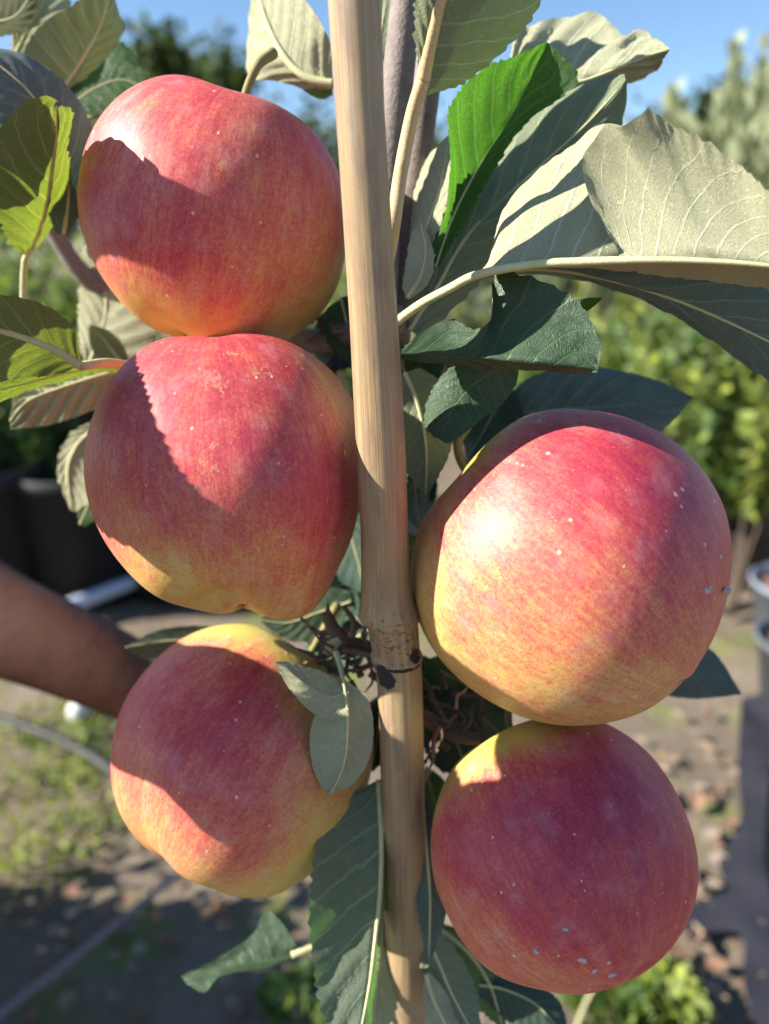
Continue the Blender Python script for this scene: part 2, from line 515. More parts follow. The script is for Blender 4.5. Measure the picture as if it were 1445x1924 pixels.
def shoot_leaves(p0, p1, n, spread, size, up=0.8):
    p0, p1 = np.array(p0), np.array(p1)
    cs, ds, ss = [], [], []
    for i in range(n):
        t = (i + rng.random()) / n
        ph = i * 2.4 + rng.random() * 0.6
        out = np.array([math.cos(ph), math.sin(ph), up * (0.6 + 0.8 * t)])
        c = p0 * (1 - t) + p1 * t
        cs.append(c + out * spread * 0.15 * rng.random()); ds.append(out + rng.normal(size=3) * 0.25)
        ss.append(size * (0.7 + 0.5 * rng.random()) * (1.05 - 0.28 * t))
    return cs, ds, ss

def sapling(x, y, z0, h, shoots, spread, leaves, size, mat, label, group, lo=0.12, single=False, name='sapling'):
    root = tag(empty(name, (x, y, z0)), label, 'sapling', group)
    b = Vector((x, y, z0))
    tube('stem', [b, b + Vector((0.005, 0.004, h * 0.5)), b + Vector((rng.normal() * 0.01, rng.normal() * 0.01, h * 0.95))], [0.008, 0.006, 0.002], M_BARK, root, n=8)
    C, D, S = [], [], []
    for k in range(shoots):
        if k == 0:
            p0 = b + Vector((0, 0, h * lo)); p1 = b + Vector((0, 0, h)); n = leaves
        else:
            ph = k * 2.4 + rng.random()
            t0 = lo + (0.55 - lo) * rng.random()
            p0 = b + Vector((0, 0, h * t0))
            rr = spread * (0.55 + 0.6 * rng.random())
            p1 = b + Vector((math.cos(ph) * rr, math.sin(ph) * rr, h * min(0.97, t0 + 0.22 + 0.32 * rng.random())))
            tube('branch', [p0, (p0 + p1) / 2 + Vector((0, 0, -0.015)), p1], [0.004, 0.003, 0.0015], M_BARK, root, n=6)
            n = int(leaves * 0.7)
        c, d, s = shoot_leaves(p0, p1, n, size, size, 1.5)
        C += c; D += d; S += s
    if single:
        me = None
        for c, d, s in zip(C, D, S):
            q = Vector(d).normalized().to_track_quat('X', 'Z')
            if me is None:
                o = mesh_obj('leaf', LEAF_U, LEAF_F, mat, base=(0, 0, 0), smooth=False, attrs={'tint': ('FLOAT', np.full(7, 0.65))})
                me = o.data
            else:
                o = bpy.data.objects.new('leaf', me); COL.objects.link(o)
            put(o, Vector(c), root)
            o.rotation_euler = q.to_euler()
            o.scale = (s, s, s)
    else:
        crown('foliage', root, C, D, S, mat, base=(x, y, z0 + h * 0.5))
    return root

M_POT_BLACK = plain('black_plastic', (0.009, 0.009, 0.011), 0.65, 0.3, 30)
M_POT_GREY = plain('grey_plastic', (0.10, 0.11, 0.13), 0.55, 0.2, 30)
M_SOIL = plain('potting_soil', (0.17, 0.10, 0.065), 0.95, 0.5, 90, 0.004, 150)

def pot(x, y, r, h, mat, label, group=None, z0=0.0, soil=None):
    root = tag(empty('plant_pot', (x, y, z0)), label, 'pot', group)
    prof = [(0.0, 0.0), (0.74, 0.0), (0.93, 0.90), (1.0, 0.90), (1.03, 0.93), (1.03, 1.0), (0.97, 1.0), (0.92, 0.93), (0.90, 0.84)]
    n = 28
    vs, fs = [], []
    for (pr, pz) in prof:
        for j in range(n):
            t = 2 * math.pi * j / n
            vs.append((x + r * pr * math.cos(t), y + r * pr * math.sin(t), z0 + h * pz + 0.002))
    for i in range(len(prof) - 1):
        for j in range(n):
            fs.append([i*n + j, i*n + (j+1) % n, (i+1)*n + (j+1) % n, (i+1)*n + j])
    mesh_obj('shell', vs, fs, mat, root, base=(x, y, z0))
    vs = [(x, y, z0 + h * 0.90)] + [(x + r * 0.905 * math.cos(2*math.pi*j/n), y + r * 0.905 * math.sin(2*math.pi*j/n), z0 + h * (0.86 + 0.02 * rng.random())) for j in range(n)]
    mesh_obj('soil', vs, [[0, 1 + j, 1 + (j+1) % n] for j in range(n)], soil or M_SOIL, root, base=(x, y, z0 + h * 0.86))
    return root

# right-hand nursery row in pots
g1 = 'potted saplings in the nursery row'
spots = [(1180, 2.75), (1270, 2.45), (1335, 2.9), (1400, 2.35), (1460, 2.7), (1530, 2.5), (1090, 3.1), (1010, 3.0), (900, 3.2)]
tops = [190, 95, 150, 30, 95, 70, 260, 330, 300]
for i, ((px, F), ty) in enumerate(zip(spots, tops)):
    d = F / math.cos(PITCH)
    x = (px - 722.5) / FPX * d
    z = CAM.z + F * math.tan(math.atan((962 - ty) / FPX) - PITCH)
    lab = ['grey green sapling behind the tip of the pale rippled leaf', 'second grey green sapling from the pale rippled leaf, against the sky', 'grey green sapling in the back row between two taller ones', 'tallest grey green sapling, near the right edge, reaching into the sky', 'grey green sapling at the right edge of the picture', 'grey green sapling just beyond the right edge', 'grey green sapling hidden behind the large felted leaf', 'grey green sapling hidden behind the dark curled leaf', 'grey green sapling hidden behind the stem'][i]
    sapling(x, F, 0.19, z - 0.19, 4, 0.085, 56, 0.082, M_FOL_GREY, lab, g1, lo=0.42, single=(i < 6))
    pot(x, F, 0.11, 0.20, M_POT_BLACK, 'black plastic pot at the foot of a sapling in the nursery row', 'black pots of the nursery row')
# lush yellow-green shrubs in front of the row
for i, (px, F, ty, by) in enumerate([(1130, 2.15, 585, 0), (1245, 2.0, 545, 0), (1345, 2.1, 575, 0), (1435, 1.95, 545, 0), (1525, 2.1, 600, 0), (1040, 2.3, 560, 0), (1190, 1.95, 640, 0), (1300, 1.85, 660, 0), (1400, 1.8, 640, 0), (1080, 2.1, 640, 0), (1480, 1.85, 600, 0)]):
    d = F / math.cos(PITCH)
    x = (px - 722.5) / FPX * d
    z = CAM.z + F * math.tan(math.atan((962 - ty) / FPX) - PITCH)
    root = tag(empty('leafy_shrub', (x, F, 0.0)), ['tall yellow green shrub at the back of the nursery row, beside the blue green leaf', 'tallest yellow green shrub behind the large right apple', 'dark green shrub behind the yellow ones at the upper right', 'green shrub at the right edge below the felted leaf', 'green shrub just beyond the right edge of the picture', 'green shrub mostly hidden behind the dark curled leaf', 'low yellow green shrub right behind the tip of the blue green leaf', 'low green shrub above the shoulder of the large right apple', 'low yellow green shrub above the pale blue grey pot', 'low green shrub hidden behind the blue green leaf', 'yellow green shrub cut off by the right edge'][i], 'shrub', 'bushy shrubs of the nursery row')
    b = Vector((x, F, 0.0))
    C, D, S = [], [], []
    for k in range(12):
        ph = k * 2.4
        rr = 0.17 * math.sqrt(rng.random())
        p0 = b + Vector((0.3 * rr * math.cos(ph), 0.3 * rr * math.sin(ph), 0.22))
        p1 = b + Vector((rr * math.cos(ph) * 1.2, rr * math.sin(ph) * 1.2, z * (0.72 + 0.28 * rng.random())))
        tube('stem', [b + Vector((0.01 * math.cos(ph), 0.01 * math.sin(ph), 0)), p0, p1], [0.004, 0.003, 0.0015], M_BARK, root, n=6)
        c, dd, s = shoot_leaves(p0 + Vector((0, 0, 0.06)), p1, 46, 0.06, 0.052, 0.3)
        C += c; D += dd; S += s
    crown('foliage', root, C, D, S, M_FOL_LIME if i % 2 == 0 else M_FOL_GREEN, base=(x, F, z * 0.6))

# taller growth a few metres back closes the view to the bare soil
for i, (px, F, ty) in enumerate([(700, 4.2, 470), (800, 3.9, 440), (880, 4.4, 450), (960, 4.0, 420), (1040, 4.5, 400), (1120, 3.8, 410), (1200, 4.3, 380), (1290, 3.9, 370), (1370, 4.4, 350), (1450, 3.8, 360), (1530, 4.2, 360), (560, 4.2, 480), (-40, 3.9, 400), (60, 4.2, 420), (150, 3.9, 440), (250, 4.3, 450)]):
    d = F / math.cos(PITCH)
    x = (px - 722.5) / FPX * d
    z = CAM.z + F * math.tan(math.atan((962 - ty) / FPX) - PITCH)
    where = ['right of the cane', 'behind the stem', 'behind the dark curled leaf', 'behind the bright green leaf', 'behind the folded felted leaf', 'below the felted leaf', 'above the yellow green shrubs', 'behind the tall saplings', 'behind the tallest sapling', 'at the right edge', 'beyond the right edge', 'left of the cane', 'beyond the left edge', 'behind the left edge leaves', 'behind the left twig', 'behind the upper left apple'][i]
    root = tag(empty('leafy_shrub', (x, F, 0.0)), 'bushy green shrub a few metres back, ' + where, 'shrub', 'shrubs a few metres back')
    b = Vector((x, F, 0.0)); C, D, S = [], [], []
    for k in range(10):
        ph = k * 2.4; rr = 0.24 * math.sqrt((k + .5) / 10)
        p0 = b + Vector((0.5 * rr * math.cos(ph), 0.5 * rr * math.sin(ph), 0.05))
        p1 = b + Vector((rr * math.cos(ph) * 1.2, rr * math.sin(ph) * 1.2, z * (0.72 + 0.28 * rng.random())))
        tube('stem', [b + Vector((0.01 * math.cos(ph), 0.01 * math.sin(ph), 0)), p0, p1], [0.006, 0.005, 0.002], M_BARK, root, n=6)
        c, dd, ss = shoot_leaves(p0, p1, 44, 0.10, 0.085, 0.4)
        C += c; D += dd; S += ss
    crown('foliage', root, C, D, S, [M_FOL_GREEN, M_FOL_GREY, M_FOL_LIME][i % 3], base=(x, F, z * 0.6))

# pots at the right edge
q = G(1503, 1318)
pot(q.x, q.y, 0.105, 0.145, M_POT_GREY, 'dark grey plastic pot at the right edge, the nearer of the two', None)
q = G(1490, 1215)
pot(q.x + 0.02, q.y + 0.05, 0.11, 0.145, plain('pale_plastic', (0.19, 0.21, 0.26), 0.5, 0.15, 30), 'pale blue grey pot at the right edge behind the dark grey pot', None)

# left-hand bushes and black pots
for i, (px, F, ty) in enumerate([(-60, 2.2, 430), (40, 2.5, 415), (140, 2.3, 440), (230, 2.6, 520), (330, 2.5, 560), (-10, 1.95, 560), (110, 2.0, 600), (210, 2.05, 640)]):
    d = F / math.cos(PITCH)
    x = (px - 722.5) / FPX * d
    z = CAM.z + F * math.tan(math.atan((962 - ty) / FPX) - PITCH)
    root = tag(empty('leafy_bush', (x, F, 0.0)), ['dark green bush cut off by the left edge', 'tall dark bush behind the olive leaves at the left edge', 'tall green bush between the olive leaves and the upper left apple', 'dark bush low behind the upper left apple', 'green bush hidden behind the middle left apple', 'low dark bush in front at the left edge', 'low green bush above the black pots at the left', 'small dark bush beside the middle left apple'][i], 'bush', 'dark green bushes at the left')
    b = Vector((x, F, 0.0))
    C, D, S = [], [], []
    for k in range(12):
        ph = k * 2.4
        rr = 0.16 * math.sqrt(rng.random())
        p0 = b + Vector((0.3 * rr * math.cos(ph), 0.3 * rr * math.sin(ph), 0.25))
        p1 = b + Vector((rr * math.cos(ph) * 1.3, rr * math.sin(ph) * 1.3, z * (0.7 + 0.3 * rng.random())))
        tube('stem', [b + Vector((0.01 * math.cos(ph), 0.01 * math.sin(ph), 0)), p0, p1], [0.004, 0.003, 0.0015], M_BARK, root, n=6)
        c, dd, s = shoot_leaves(p0, p1, 44, 0.05, 0.058, 0.3)
        C += c; D += dd; S += s
    crown('foliage', root, C, D, S, M_FOL_GREEN if i % 2 == 0 else M_FOL_DARK, base=(x, F, z * 0.6))
for i, (px, py, r, h) in enumerate([(0, 1125, 0.17, 0.38), (170, 1110, 0.17, 0.36), (340, 1100, 0.17, 0.34), (-170, 1130, 0.17, 0.38), (500, 1095, 0.17, 0.34)]):
    q = G(px, py)
    pot(q.x, q.y, r, h, M_POT_BLACK, ['black pot at the left edge above the brown limb', 'black pot behind the pale plastic pipe', 'black pot hidden behind the middle left apple', 'black pot beyond the left edge', 'black pot hidden behind the fruit spur'][i], 'black pots at the left', soil=M_POT_BLACK)

# far trees
def far_tree(px, F, ty, halfw, mat, label, seed, cone=0.5):
    d = F / math.cos(PITCH)
    x = (px - 722.5) / FPX * d
    z = CAM.z + F * math.tan(math.atan((962 - ty) / FPX) - PITCH)
    root = tag(empty('far_tree', (x, F, 0)), label, 'tree', 'far trees along the horizon')
    b = Vector((x, F, 0))
    tube('trunk', [b, b + Vector((0.05, 0, z * 0.5)), b + Vector((0, 0, z * 0.9))], [0.16, 0.10, 0.03], M_BARK, root, n=8)
    C, D, S = [], [], []
    hw = halfw / FPX * d
    for k in range(46):
        t = rng.random() ** 0.8
        ph = rng.random() * 6.28
        rad = hw * (1 - cone * t) * math.sqrt(max(0.05, 1 - (2 * t - 1) ** 4)) * (0.55 + 0.5 * rng.random())
        cc = np.array([x + rad * math.cos(ph), F + rad * math.sin(ph), z * (0.15 + 0.83 * t)])
        for m in range(55):
            C.append(cc + rng.normal(size=3) * hw * 0.17); D.append(rng.normal(size=3)); S.append(0.16 + 0.16 * rng.random())
    crown('crown', root, C, D, S, mat, base=(x, F, z * 0.55))
far_tree(365, 19, 68, 95, M_FOL_FAR, 'tall dark green tree far off above the upper left apple', 1, 0.55)
far_tree(435, 21, 108, 120, M_FOL_FAR, 'lower rounded tree far off to the right of the tall one', 2, 0.3)
far_tree(230, 26, 130, 110, M_FOL_FAR, 'low spreading tree far off behind the green leaf at upper left', 3, 0.3)
for i, (px, F, ty, hw) in enumerate([(1290, 26, 160, 80), (1390, 28, 190, 100), (1490, 25, 200, 110), (1200, 30, 215, 120), (1080, 32, 240, 140), (900, 24, 250, 150), (760, 26, 270, 150), (60, 22, 200, 150), (-80, 20, 180, 150), (600, 26, 250, 160)]):
    far_tree(px, F, ty, hw, M_FOL_DARK if i < 4 else M_FOL_FAR, ['rounded dark tree on the horizon above the felted leaf', 'wide dark tree on the horizon near the right edge', 'dark tree on the horizon at the right edge', 'dark tree on the horizon behind the pale rippled leaf', 'tree on the horizon hidden behind the bright green leaf', 'tree on the horizon hidden behind the dark stem', 'tree on the horizon right of the cane', 'tree on the horizon behind the upper left leaves', 'tree on the horizon at the left edge', 'tree on the horizon left of the cane'][i], 10 + i, 0.35)

# ------------------------------------------------------------------ things on the ground
M_TUBE = plain('tube_black', (0.018, 0.016, 0.016), 0.6, 0.3, 30)
tag(tube('ground_tube', [G(-160, 1300, .012), G(0, 1350, .012), G(100, 1385, .012), G(190, 1432, .012), G(260, 1490, .012), G(360, 1560, .012)], 0.011, M_TUBE),  # dark round tube laid in a curve over the left ground
    'dark tube curving across the ground at the left', 'hose')
M_RAIL = plain('pale_plastic_rail', (0.50, 0.55, 0.66), 0.5, 0.1, 20)
a, b = G(100, 1150, .05), G(360, 1050, .05)
tag(tube('plastic_pipe', [a, (a + b) / 2, b], 0.018, M_RAIL), 'pale blue white plastic pipe lying in front of the black pots', 'pipe')
tag(tube('thin_stick', [G(-40, 1935, .05), G(150, 1790, .06), G(330, 1645, .07), G(420, 1570, .075)], [0.0055, 0.005, 0.0045, 0.004], plain('grey_wood', (0.20, 0.165, 0.16), 0.8, 0.2, 60)),
    'thin grey stick slanting above the dark soil at the lower left', 'stick')
tag(tube('plant_stalk', [G(1075, 1960, .0), G(1092, 1905, .04), G(1118, 1850, .10)], 0.0022, M_PETIOLE), 'thin pale stalk standing below the lower right apple', 'stalk')

def pebble(px, py, r, mat, label, group, cat='stone', name='pebble', flat=0.55):
    q = G(px, py)
    vs, fs = [], []
    nu, nv = 10, 6
    sx, sy = 0.8 + 0.5 * rng.random(), 0.8 + 0.5 * rng.random()
    for i in range(nv + 1):
        th = math.pi * i / nv
        for j in range(nu):
            ph = 2 * math.pi * j / nu
            k = 1 + 0.18 * mnoise.noise(Vector((px * .1 + math.cos(ph) * math.sin(th), py * .1 + math.sin(ph) * math.sin(th), math.cos(th))))
            vs.append((q.x + r*k*sx*math.sin(th)*math.cos(ph), q.y + r*k*sy*math.sin(th)*math.sin(ph), r*flat*0.6 + r*flat*k*math.cos(th)))
    for i in range(nv):
        for j in range(nu):
            fs.append([i*nu + j, i*nu + (j+1) % nu, (i+1)*nu + (j+1) % nu, (i+1)*nu + j])
    return tag(mesh_obj(name, vs, fs, mat, base=(q.x, q.y, 0)), label, cat, group)
M_STONE = plain('pinkish_stone', (0.26, 0.19, 0.165), 0.85, 0.25, 60)
M_STONE_W = plain('white_stone', (0.55, 0.53, 0.50), 0.7, 0.1, 60)
M_STONE_O = plain('orange_stone', (0.36, 0.16, 0.07), 0.8, 0.2, 60)
pebble(150, 1348, 0.026, M_STONE_W, 'white stone on mossy ground left of the lower left apple', None, flat=0.9)
pebble(295, 1724, 0.008, M_STONE_O, 'small orange stone on dark soil beside the thin stick', None)
pebble(415, 1705, 0.012, M_STONE_O, 'larger orange brown stone below the lower left apple', None)
for (px, py, r) in [(140, 1765, .016), (75, 1815, .013), (130, 1840, .012), (185, 1868, .012), (60, 1905, .018), (260, 1905, .018), (450, 1895, .017), (520, 1910, .016),
                    (30, 1712, .018), (345, 1670, .016), (560, 1725, .012),
                    (1250, 1420, .022), (1340, 1500, .018), (1230, 1450, .015), (1330, 1340, .02), (1350, 1590, .02), (1340, 1905, .016)]:
    pebble(px, py, r * .55, M_STONE if rng.random() < .4 else M_SOIL, 'small pinkish grey stone lying on the soil', 'small stones on the soil')

# dry fallen leaves
M_LITTER = [plain('dry_leaf_tan', (0.25, 0.18, 0.12), 0.85, 0.3, 50), plain('dry_leaf_rust', (0.20, 0.11, 0.07), 0.85, 0.3, 50), plain('dry_leaf_pale', (0.24, 0.19, 0.145), 0.85, 0.25, 50)]
lit_me = {}
for k in range(120):
    if k < 66: px, py = 1200 + 240 * rng.random(), 1325 + 590 * rng.random()
    else: px, py = 20 + 640 * rng.random(), 1560 + 350 * rng.random()
    q = G(px, py); m_ = int(rng.integers(0, 3))
    if m_ not in lit_me:
        o = mesh_obj('dry_leaf', LEAF_U, LEAF_F, M_LITTER[m_], base=(0, 0, 0), smooth=False); lit_me[m_] = o.data
    else:
        o = bpy.data.objects.new('dry_leaf', lit_me[m_]); COL.objects.link(o)
    o.location = (q.x, q.y, 0.004); sz = (.020 + .022 * rng.random()) * (1 if k < 66 else .7)
    o.scale = (sz, sz * (.8 + .5 * rng.random()), sz * 2)
    o.rotation_euler = (rng.normal() * .15, rng.normal() * .2, rng.random() * 6.28)
    tag(o, ['tan dry leaf fallen flat on the soil', 'rusty brown dry leaf fallen flat on the soil', 'dull greyish dry leaf fallen flat on the soil'][m_], 'dry leaf', ['tan dry leaves on the soil', 'rusty dry leaves on the soil', 'pale dry leaves on the soil'][m_])
# moss and weeds
def clump(px, py, n, rad, size, mat, name, label, cat, group=None, kind=None, z=0.03):
    q = G(px, py)
    C, D, S = [], [], []
    for i in range(n):
        r = rad * math.sqrt(rng.random()); t = rng.random() * 6.28
        C.append((q.x + r * math.cos(t), q.y + r * math.sin(t) * 0.9, 0.004 + z * rng.random() * (1 - r / rad * .6)))
        D.append((math.cos(t) * 0.8, math.sin(t) * 0.8, 0.25 + 0.9 * rng.random())); S.append(size * (0.6 + 0.7 * rng.random()))
    v, f, t = leaf_cloud(C, D, S, 1.3)
    o = mesh_obj(name, v, f, mat, base=(q.x, q.y, 0), smooth=False, attrs={'tint': ('FLOAT', t)})
    return tag(o, label, cat, group, kind)
for (px, py, n, rad) in [(40, 1420, 260, .13), (120, 1400, 120, .08), (110, 1500, 240, .13), (190, 1480, 160, .10), (60, 1600, 200, .10), (190, 1345, 150, .09), (110, 1350, 120, .09), (30, 1650, 140, .08), (200, 1560, 80, .06)]:
    clump(px, py, int(n * .8), rad, .011, M_FOL_LIME if rng.random() < .6 else M_FOL_GREEN, 'moss_patch', 'yellow green moss and seedlings covering the soil at the left', None, None, 'stuff', z=.012)
clump(1235, 1890, 190, .045, .026, M_FOL_LIME, 'weed', 'bright yellow green weed on the soil at the bottom right', 'weed')
clump(1150, 1905, 150, .045, .026, M_FOL_GREEN, 'weed', 'darker green weed on the soil beside the bright one', 'weed')
clump(560, 1900, 120, .04, .02, M_FOL_GREEN, 'weed', 'small green weed on the soil left of the cane foot', 'weed')

# black strip standing in for a band of shade along the right
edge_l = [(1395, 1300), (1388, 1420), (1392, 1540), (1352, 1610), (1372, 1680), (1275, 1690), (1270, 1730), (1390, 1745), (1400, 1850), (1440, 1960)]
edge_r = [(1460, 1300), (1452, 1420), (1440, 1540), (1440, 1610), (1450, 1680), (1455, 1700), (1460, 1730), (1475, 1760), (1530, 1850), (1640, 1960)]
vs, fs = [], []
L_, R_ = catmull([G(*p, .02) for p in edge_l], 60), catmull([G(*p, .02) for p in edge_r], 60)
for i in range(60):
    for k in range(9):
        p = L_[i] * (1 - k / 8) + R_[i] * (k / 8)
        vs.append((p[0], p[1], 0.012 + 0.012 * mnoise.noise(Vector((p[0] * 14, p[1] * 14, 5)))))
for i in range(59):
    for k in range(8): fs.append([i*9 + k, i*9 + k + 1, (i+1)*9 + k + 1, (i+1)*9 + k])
tag(mesh_obj('shade_strip', vs, fs, plain('shade_black', (0.018, 0.018, 0.026), 0.8, 0.3, 200)), 'black strip standing in for shade along the ground at the right', 'shade strip')

# brown limb slanting in from the left
M_LIMB = plain('reddish_brown_skin', (0.100, 0.037, 0.019), 0.7, 0.38, 26, 0.0008, 70)
lp = [P(-330, 1030, .44), P(-150, 1105, .43), P(0, 1172, .425), P(110, 1215, .425), P(230, 1268, .43), P(330, 1318, .44), P(420, 1350, .45), P(470, 1362, .455)]
tag(tube('brown_limb', lp, [.043, .038, .0325, .028, .0245, .022, .021, .012], M_LIMB, n=24, k=60, bump=lambda u, t: 0.03 * math.sin(3 * t + 9 * u)),
    'smooth reddish brown limb slanting in from the left edge behind the lower left apple', 'limb')

# ------------------------------------------------------------------ bamboo cane
def make_cane():
    root = tag(empty('bamboo_cane', (0.0, 0.212, 0.0)), 'pale bamboo cane with a dark blotched node standing between the apples', 'cane')
    prof = [(-150, 602, 711), (0, 614, 718), (200, 628, 724), (400, 642, 736), (600, 655, 749), (700, 660, 756), (850, 668, 764), (1000, 676, 769), (1080, 677, 772), (1125, 676, 778), (1145, 672, 787),
            (1157, 672, 791), (1163, 676, 791), (1168, 688, 787), (1200, 693, 789), (1225, 698, 791), (1229, 695, 795), (1239, 696, 796), (1243, 702, 793), (1270, 706, 795), (1350, 711, 797), (1550, 716, 800), (1700, 720, 803), (1924, 727, 806), (2200, 735, 812)]
    ks = [V(a, y) for y, a, b in prof]
    n = 48
    def rows(y0, y1, k):
        yy = np.linspace(y0, y1, k)
        return yy
    def build(name, yy):
        vs, cp, nd, dk = [], [], [], []
        for y in yy:
            a = np.interp(y, [p[0] for p in prof], [p[1] for p in prof]); b = np.interp(y, [p[0] for p in prof], [p[2] for p in prof])
            c = V((a + b) / 2, y)
            r = (V(b, y) - V(a, y)).length / 2 * .965
            for j in range(n):
                t = 2 * math.pi * j / n
                # t = 90 deg faces the camera
                vs.append((c.x + r * math.cos(t), c.y - r * math.sin(t), c.z))
                cp.append((t, c.z, 0)); nd.append(math.exp(-((y - 1185) / 60) ** 2))
                g = 0
                for (yy0, tx, sy, st, am) in [(1254, 2.25, 24, 0.55, 1.2), (1218, 0.62, 15, 0.40, 1.1), (1238, 1.4, 7, 2.0, 0.70), (1167, 1.5, 3.0, 2.5, 0.50), (1196, 1.6, 20, 1.5, .38), (1222, 1.2, 9, 1.2, .42), (1110, 0.9, 12, .5, .30)]:
                    g = max(g, am * math.exp(-((y - yy0) / sy) ** 2 - ((t - tx) / st) ** 2))
                dk.append(g)
        fs = []
        for i in range(len(yy) - 1):
            for j in range(n):
                fs.append([i*n + j, (i+1)*n + j, (i+1)*n + (j+1) % n, i*n + (j+1) % n])
        return mesh_obj(name, vs, fs, M_CANE, root, attrs={'cpos': ('FLOAT_VECTOR', cp), 'node': ('FLOAT', nd), 'dark': ('FLOAT', dk)})
    build('internode', np.concatenate([rows(-150, 1100, 90), rows(1108, 1164, 24)]))
    build('node', rows(1164, 1246, 70))
    build('internode', rows(1246, 2200, 90))
    # foot of the cane down to the soil
    p = V(773, 2200)
    tube('cane_foot', [p + Vector((0, 0, .002)), Vector((p.x + .004, .212, 0.2)), Vector((p.x + .006, .212, -0.05))], [(V(812, 2200) - V(735, 2200)).length / 2, .0085, .009], plain('bamboo_lower', (0.50, 0.36, 0.20), 0.5, 0.3, 60), root, n=24)
    return root
make_cane()

# ------------------------------------------------------------------ apples
class A: pass
APPLES = []
def apple(px, py, rx, ry, d, axis, reds, greens, label, seed, russets=(), lobes=0.022, bumps=(), stalk=0.02, dips=(.42, .15)):
    c = P(px, py, d)
    R = (rx + ry) / 2 / FPX * d
    v = (CAM - c).normalized()
    X = UP.cross(v).normalized() if abs(UP.dot(v)) < .99 else RIGHT
    X = (RIGHT - v * RIGHT.dot(v)).normalized()
    Y = v.cross(X)
    # perspective: the silhouette of a sphere is slightly larger than R/d
    dist = (CAM - c).length
    R = R * math.cos(math.asin(min(.9, R / dist))) * (1 + 0.5 * (px - 722.5) ** 2 / FPX ** 2 * 0)
    def ldir(x, y):          # unit direction (view frame) for a pixel on the face of the apple
        ox, oy = (x - px) / rx, -(y - py) / ry
        l = math.hypot(ox, oy)
        if l > 0.985: ox, oy = ox / l * .985, oy / l * .985
        return np.array([ox, oy, math.sqrt(max(0.0, 1 - ox*ox - oy*oy))])
    ax = Vector(axis).normalized()
    q = Vector((0, 0, 1)).rotation_difference(ax)
    nu, nv = 120, 84
    vs, ap = [], []
    for i in range(nv + 1):
        th = math.pi * i / nv
        for j in range(nu):
            ph = 2 * math.pi * j / nu
            r = 1 - dips[0] * math.exp(-(th / 0.27) ** 2) - dips[1] * math.exp(-((math.pi - th) / (0.24 if dips[1] > .1 else .5)) ** 2)
            lob = max(0, th - 1.3) / 1.84
            r *= 1 + lobes * math.cos(5 * ph + seed) * (0.25 + 1.9 * lob ** 1.5) + 0.02 * math.cos(2 * ph + seed * 1.7) * math.sin(th)
            r *= 1 + 0.03 * (math.cos(th) * math.sin(th) ** 2)
            l = Vector((r * math.sin(th) * math.cos(ph), r * math.sin(th) * math.sin(ph), r * math.cos(th) * 0.97))
            n_ = mnoise.noise(l * 1.3 + Vector((seed, seed * 2, 0)))
            l *= 1 + 0.042 * n_
            ap.append(tuple(l))
            vs.append(np.array(q @ l))
    vs = np.array(vs)
    # fit the outline: extents across the view
    for k in (0, 1):
        lo, hi = vs[:, k].min(), vs[:, k].max()
        vs[:, k] = (vs[:, k] - (lo + hi) / 2) / ((hi - lo) / 2)
    vs[:, 2] /= np.abs(vs[:, 2]).max() / 0.98
    vs[:, 0] *= rx / ((rx + ry) / 2); vs[:, 1] *= ry / ((rx + ry) / 2)
    un = vs / (np.linalg.norm(vs, axis=1)[:, None] + 1e-9)
    for (bx, by, amp, wid) in bumps:
        dd = ldir(bx, by)
        ang = np.arccos(np.clip(un @ dd, -1, 1))
        vs *= (1 + amp * np.exp(-(ang / wid) ** 2))[:, None]
    def field(ctrl, default, s=0.30):
        num = np.full(len(un), default * 0.004); den = np.full(len(un), 0.004)
        for (x, y, val) in ctrl:
            ang = np.arccos(np.clip(un @ ldir(x, y), -1, 1))
            wgt = np.exp(-(ang / s) ** 2) + 0.0006
            num += wgt * val; den += wgt
        return num / den
    red = field(reds, 0.6); green = np.clip(field(greens, 0.0, 0.26) if greens else np.zeros(len(un)), 0, 1)
    if greens:
        near = np.zeros(len(un))
        for (x, y, val) in greens:
            ang = np.arccos(np.clip(un @ ldir(x, y), -1, 1))
            near = np.maximum(near, val * np.exp(-(ang / 0.36) ** 2))
        green = near
    rus = np.zeros(len(un))
    for (x, y, wid) in russets:
        ang = np.arccos(np.clip(un @ ldir(x, y), -1, 1))
        rus = np.maximum(rus, np.exp(-(ang / wid) ** 2))
    B = np.array([list(X), list(Y), list(v)])
    # wide-angle view: adjust centre and width until the outline fills the intended box
    bx, by, kx, ky = px, py, 1.0, 1.0
    for it in range(6):
        c = P(bx, by, d)
        W = (vs * np.array([kx, ky, (kx + ky) / 2]) * R) @ B + np.array(c)
        q = W - np.array(CAM)
        dep = q @ np.array(FWD)
        ux = 722.5 + FPX * (q @ np.array(RIGHT)) / dep; uy = 962.0 - FPX * (q @ np.array(UP)) / dep
        bx += px - (ux.min() + ux.max()) / 2; by += py - (uy.min() + uy.max()) / 2
        kx *= 2 * rx / (ux.max() - ux.min()); ky *= 2 * ry / (uy.max() - uy.min())
    R = R * (kx + ky) / 2
    fs = []
    for i in range(nv):
        for j in range(nu):
            fs.append([i*nu + j, (i+1)*nu + j, (i+1)*nu + (j+1) % nu, i*nu + (j+1) % nu])
    o = mesh_obj('apple', W, fs, M_APPLE, base=list(c), attrs={'apos': ('FLOAT_VECTOR', ap), 'red': ('FLOAT', red), 'green': ('FLOAT', green), 'russet': ('FLOAT', rus)})
    tag(o, label, 'apple', 'ripening apples clustered round the cane')
    axw = Vector([float(t_) for t_ in B.T @ np.array(ax)])
    top = c + axw * R * 0.60
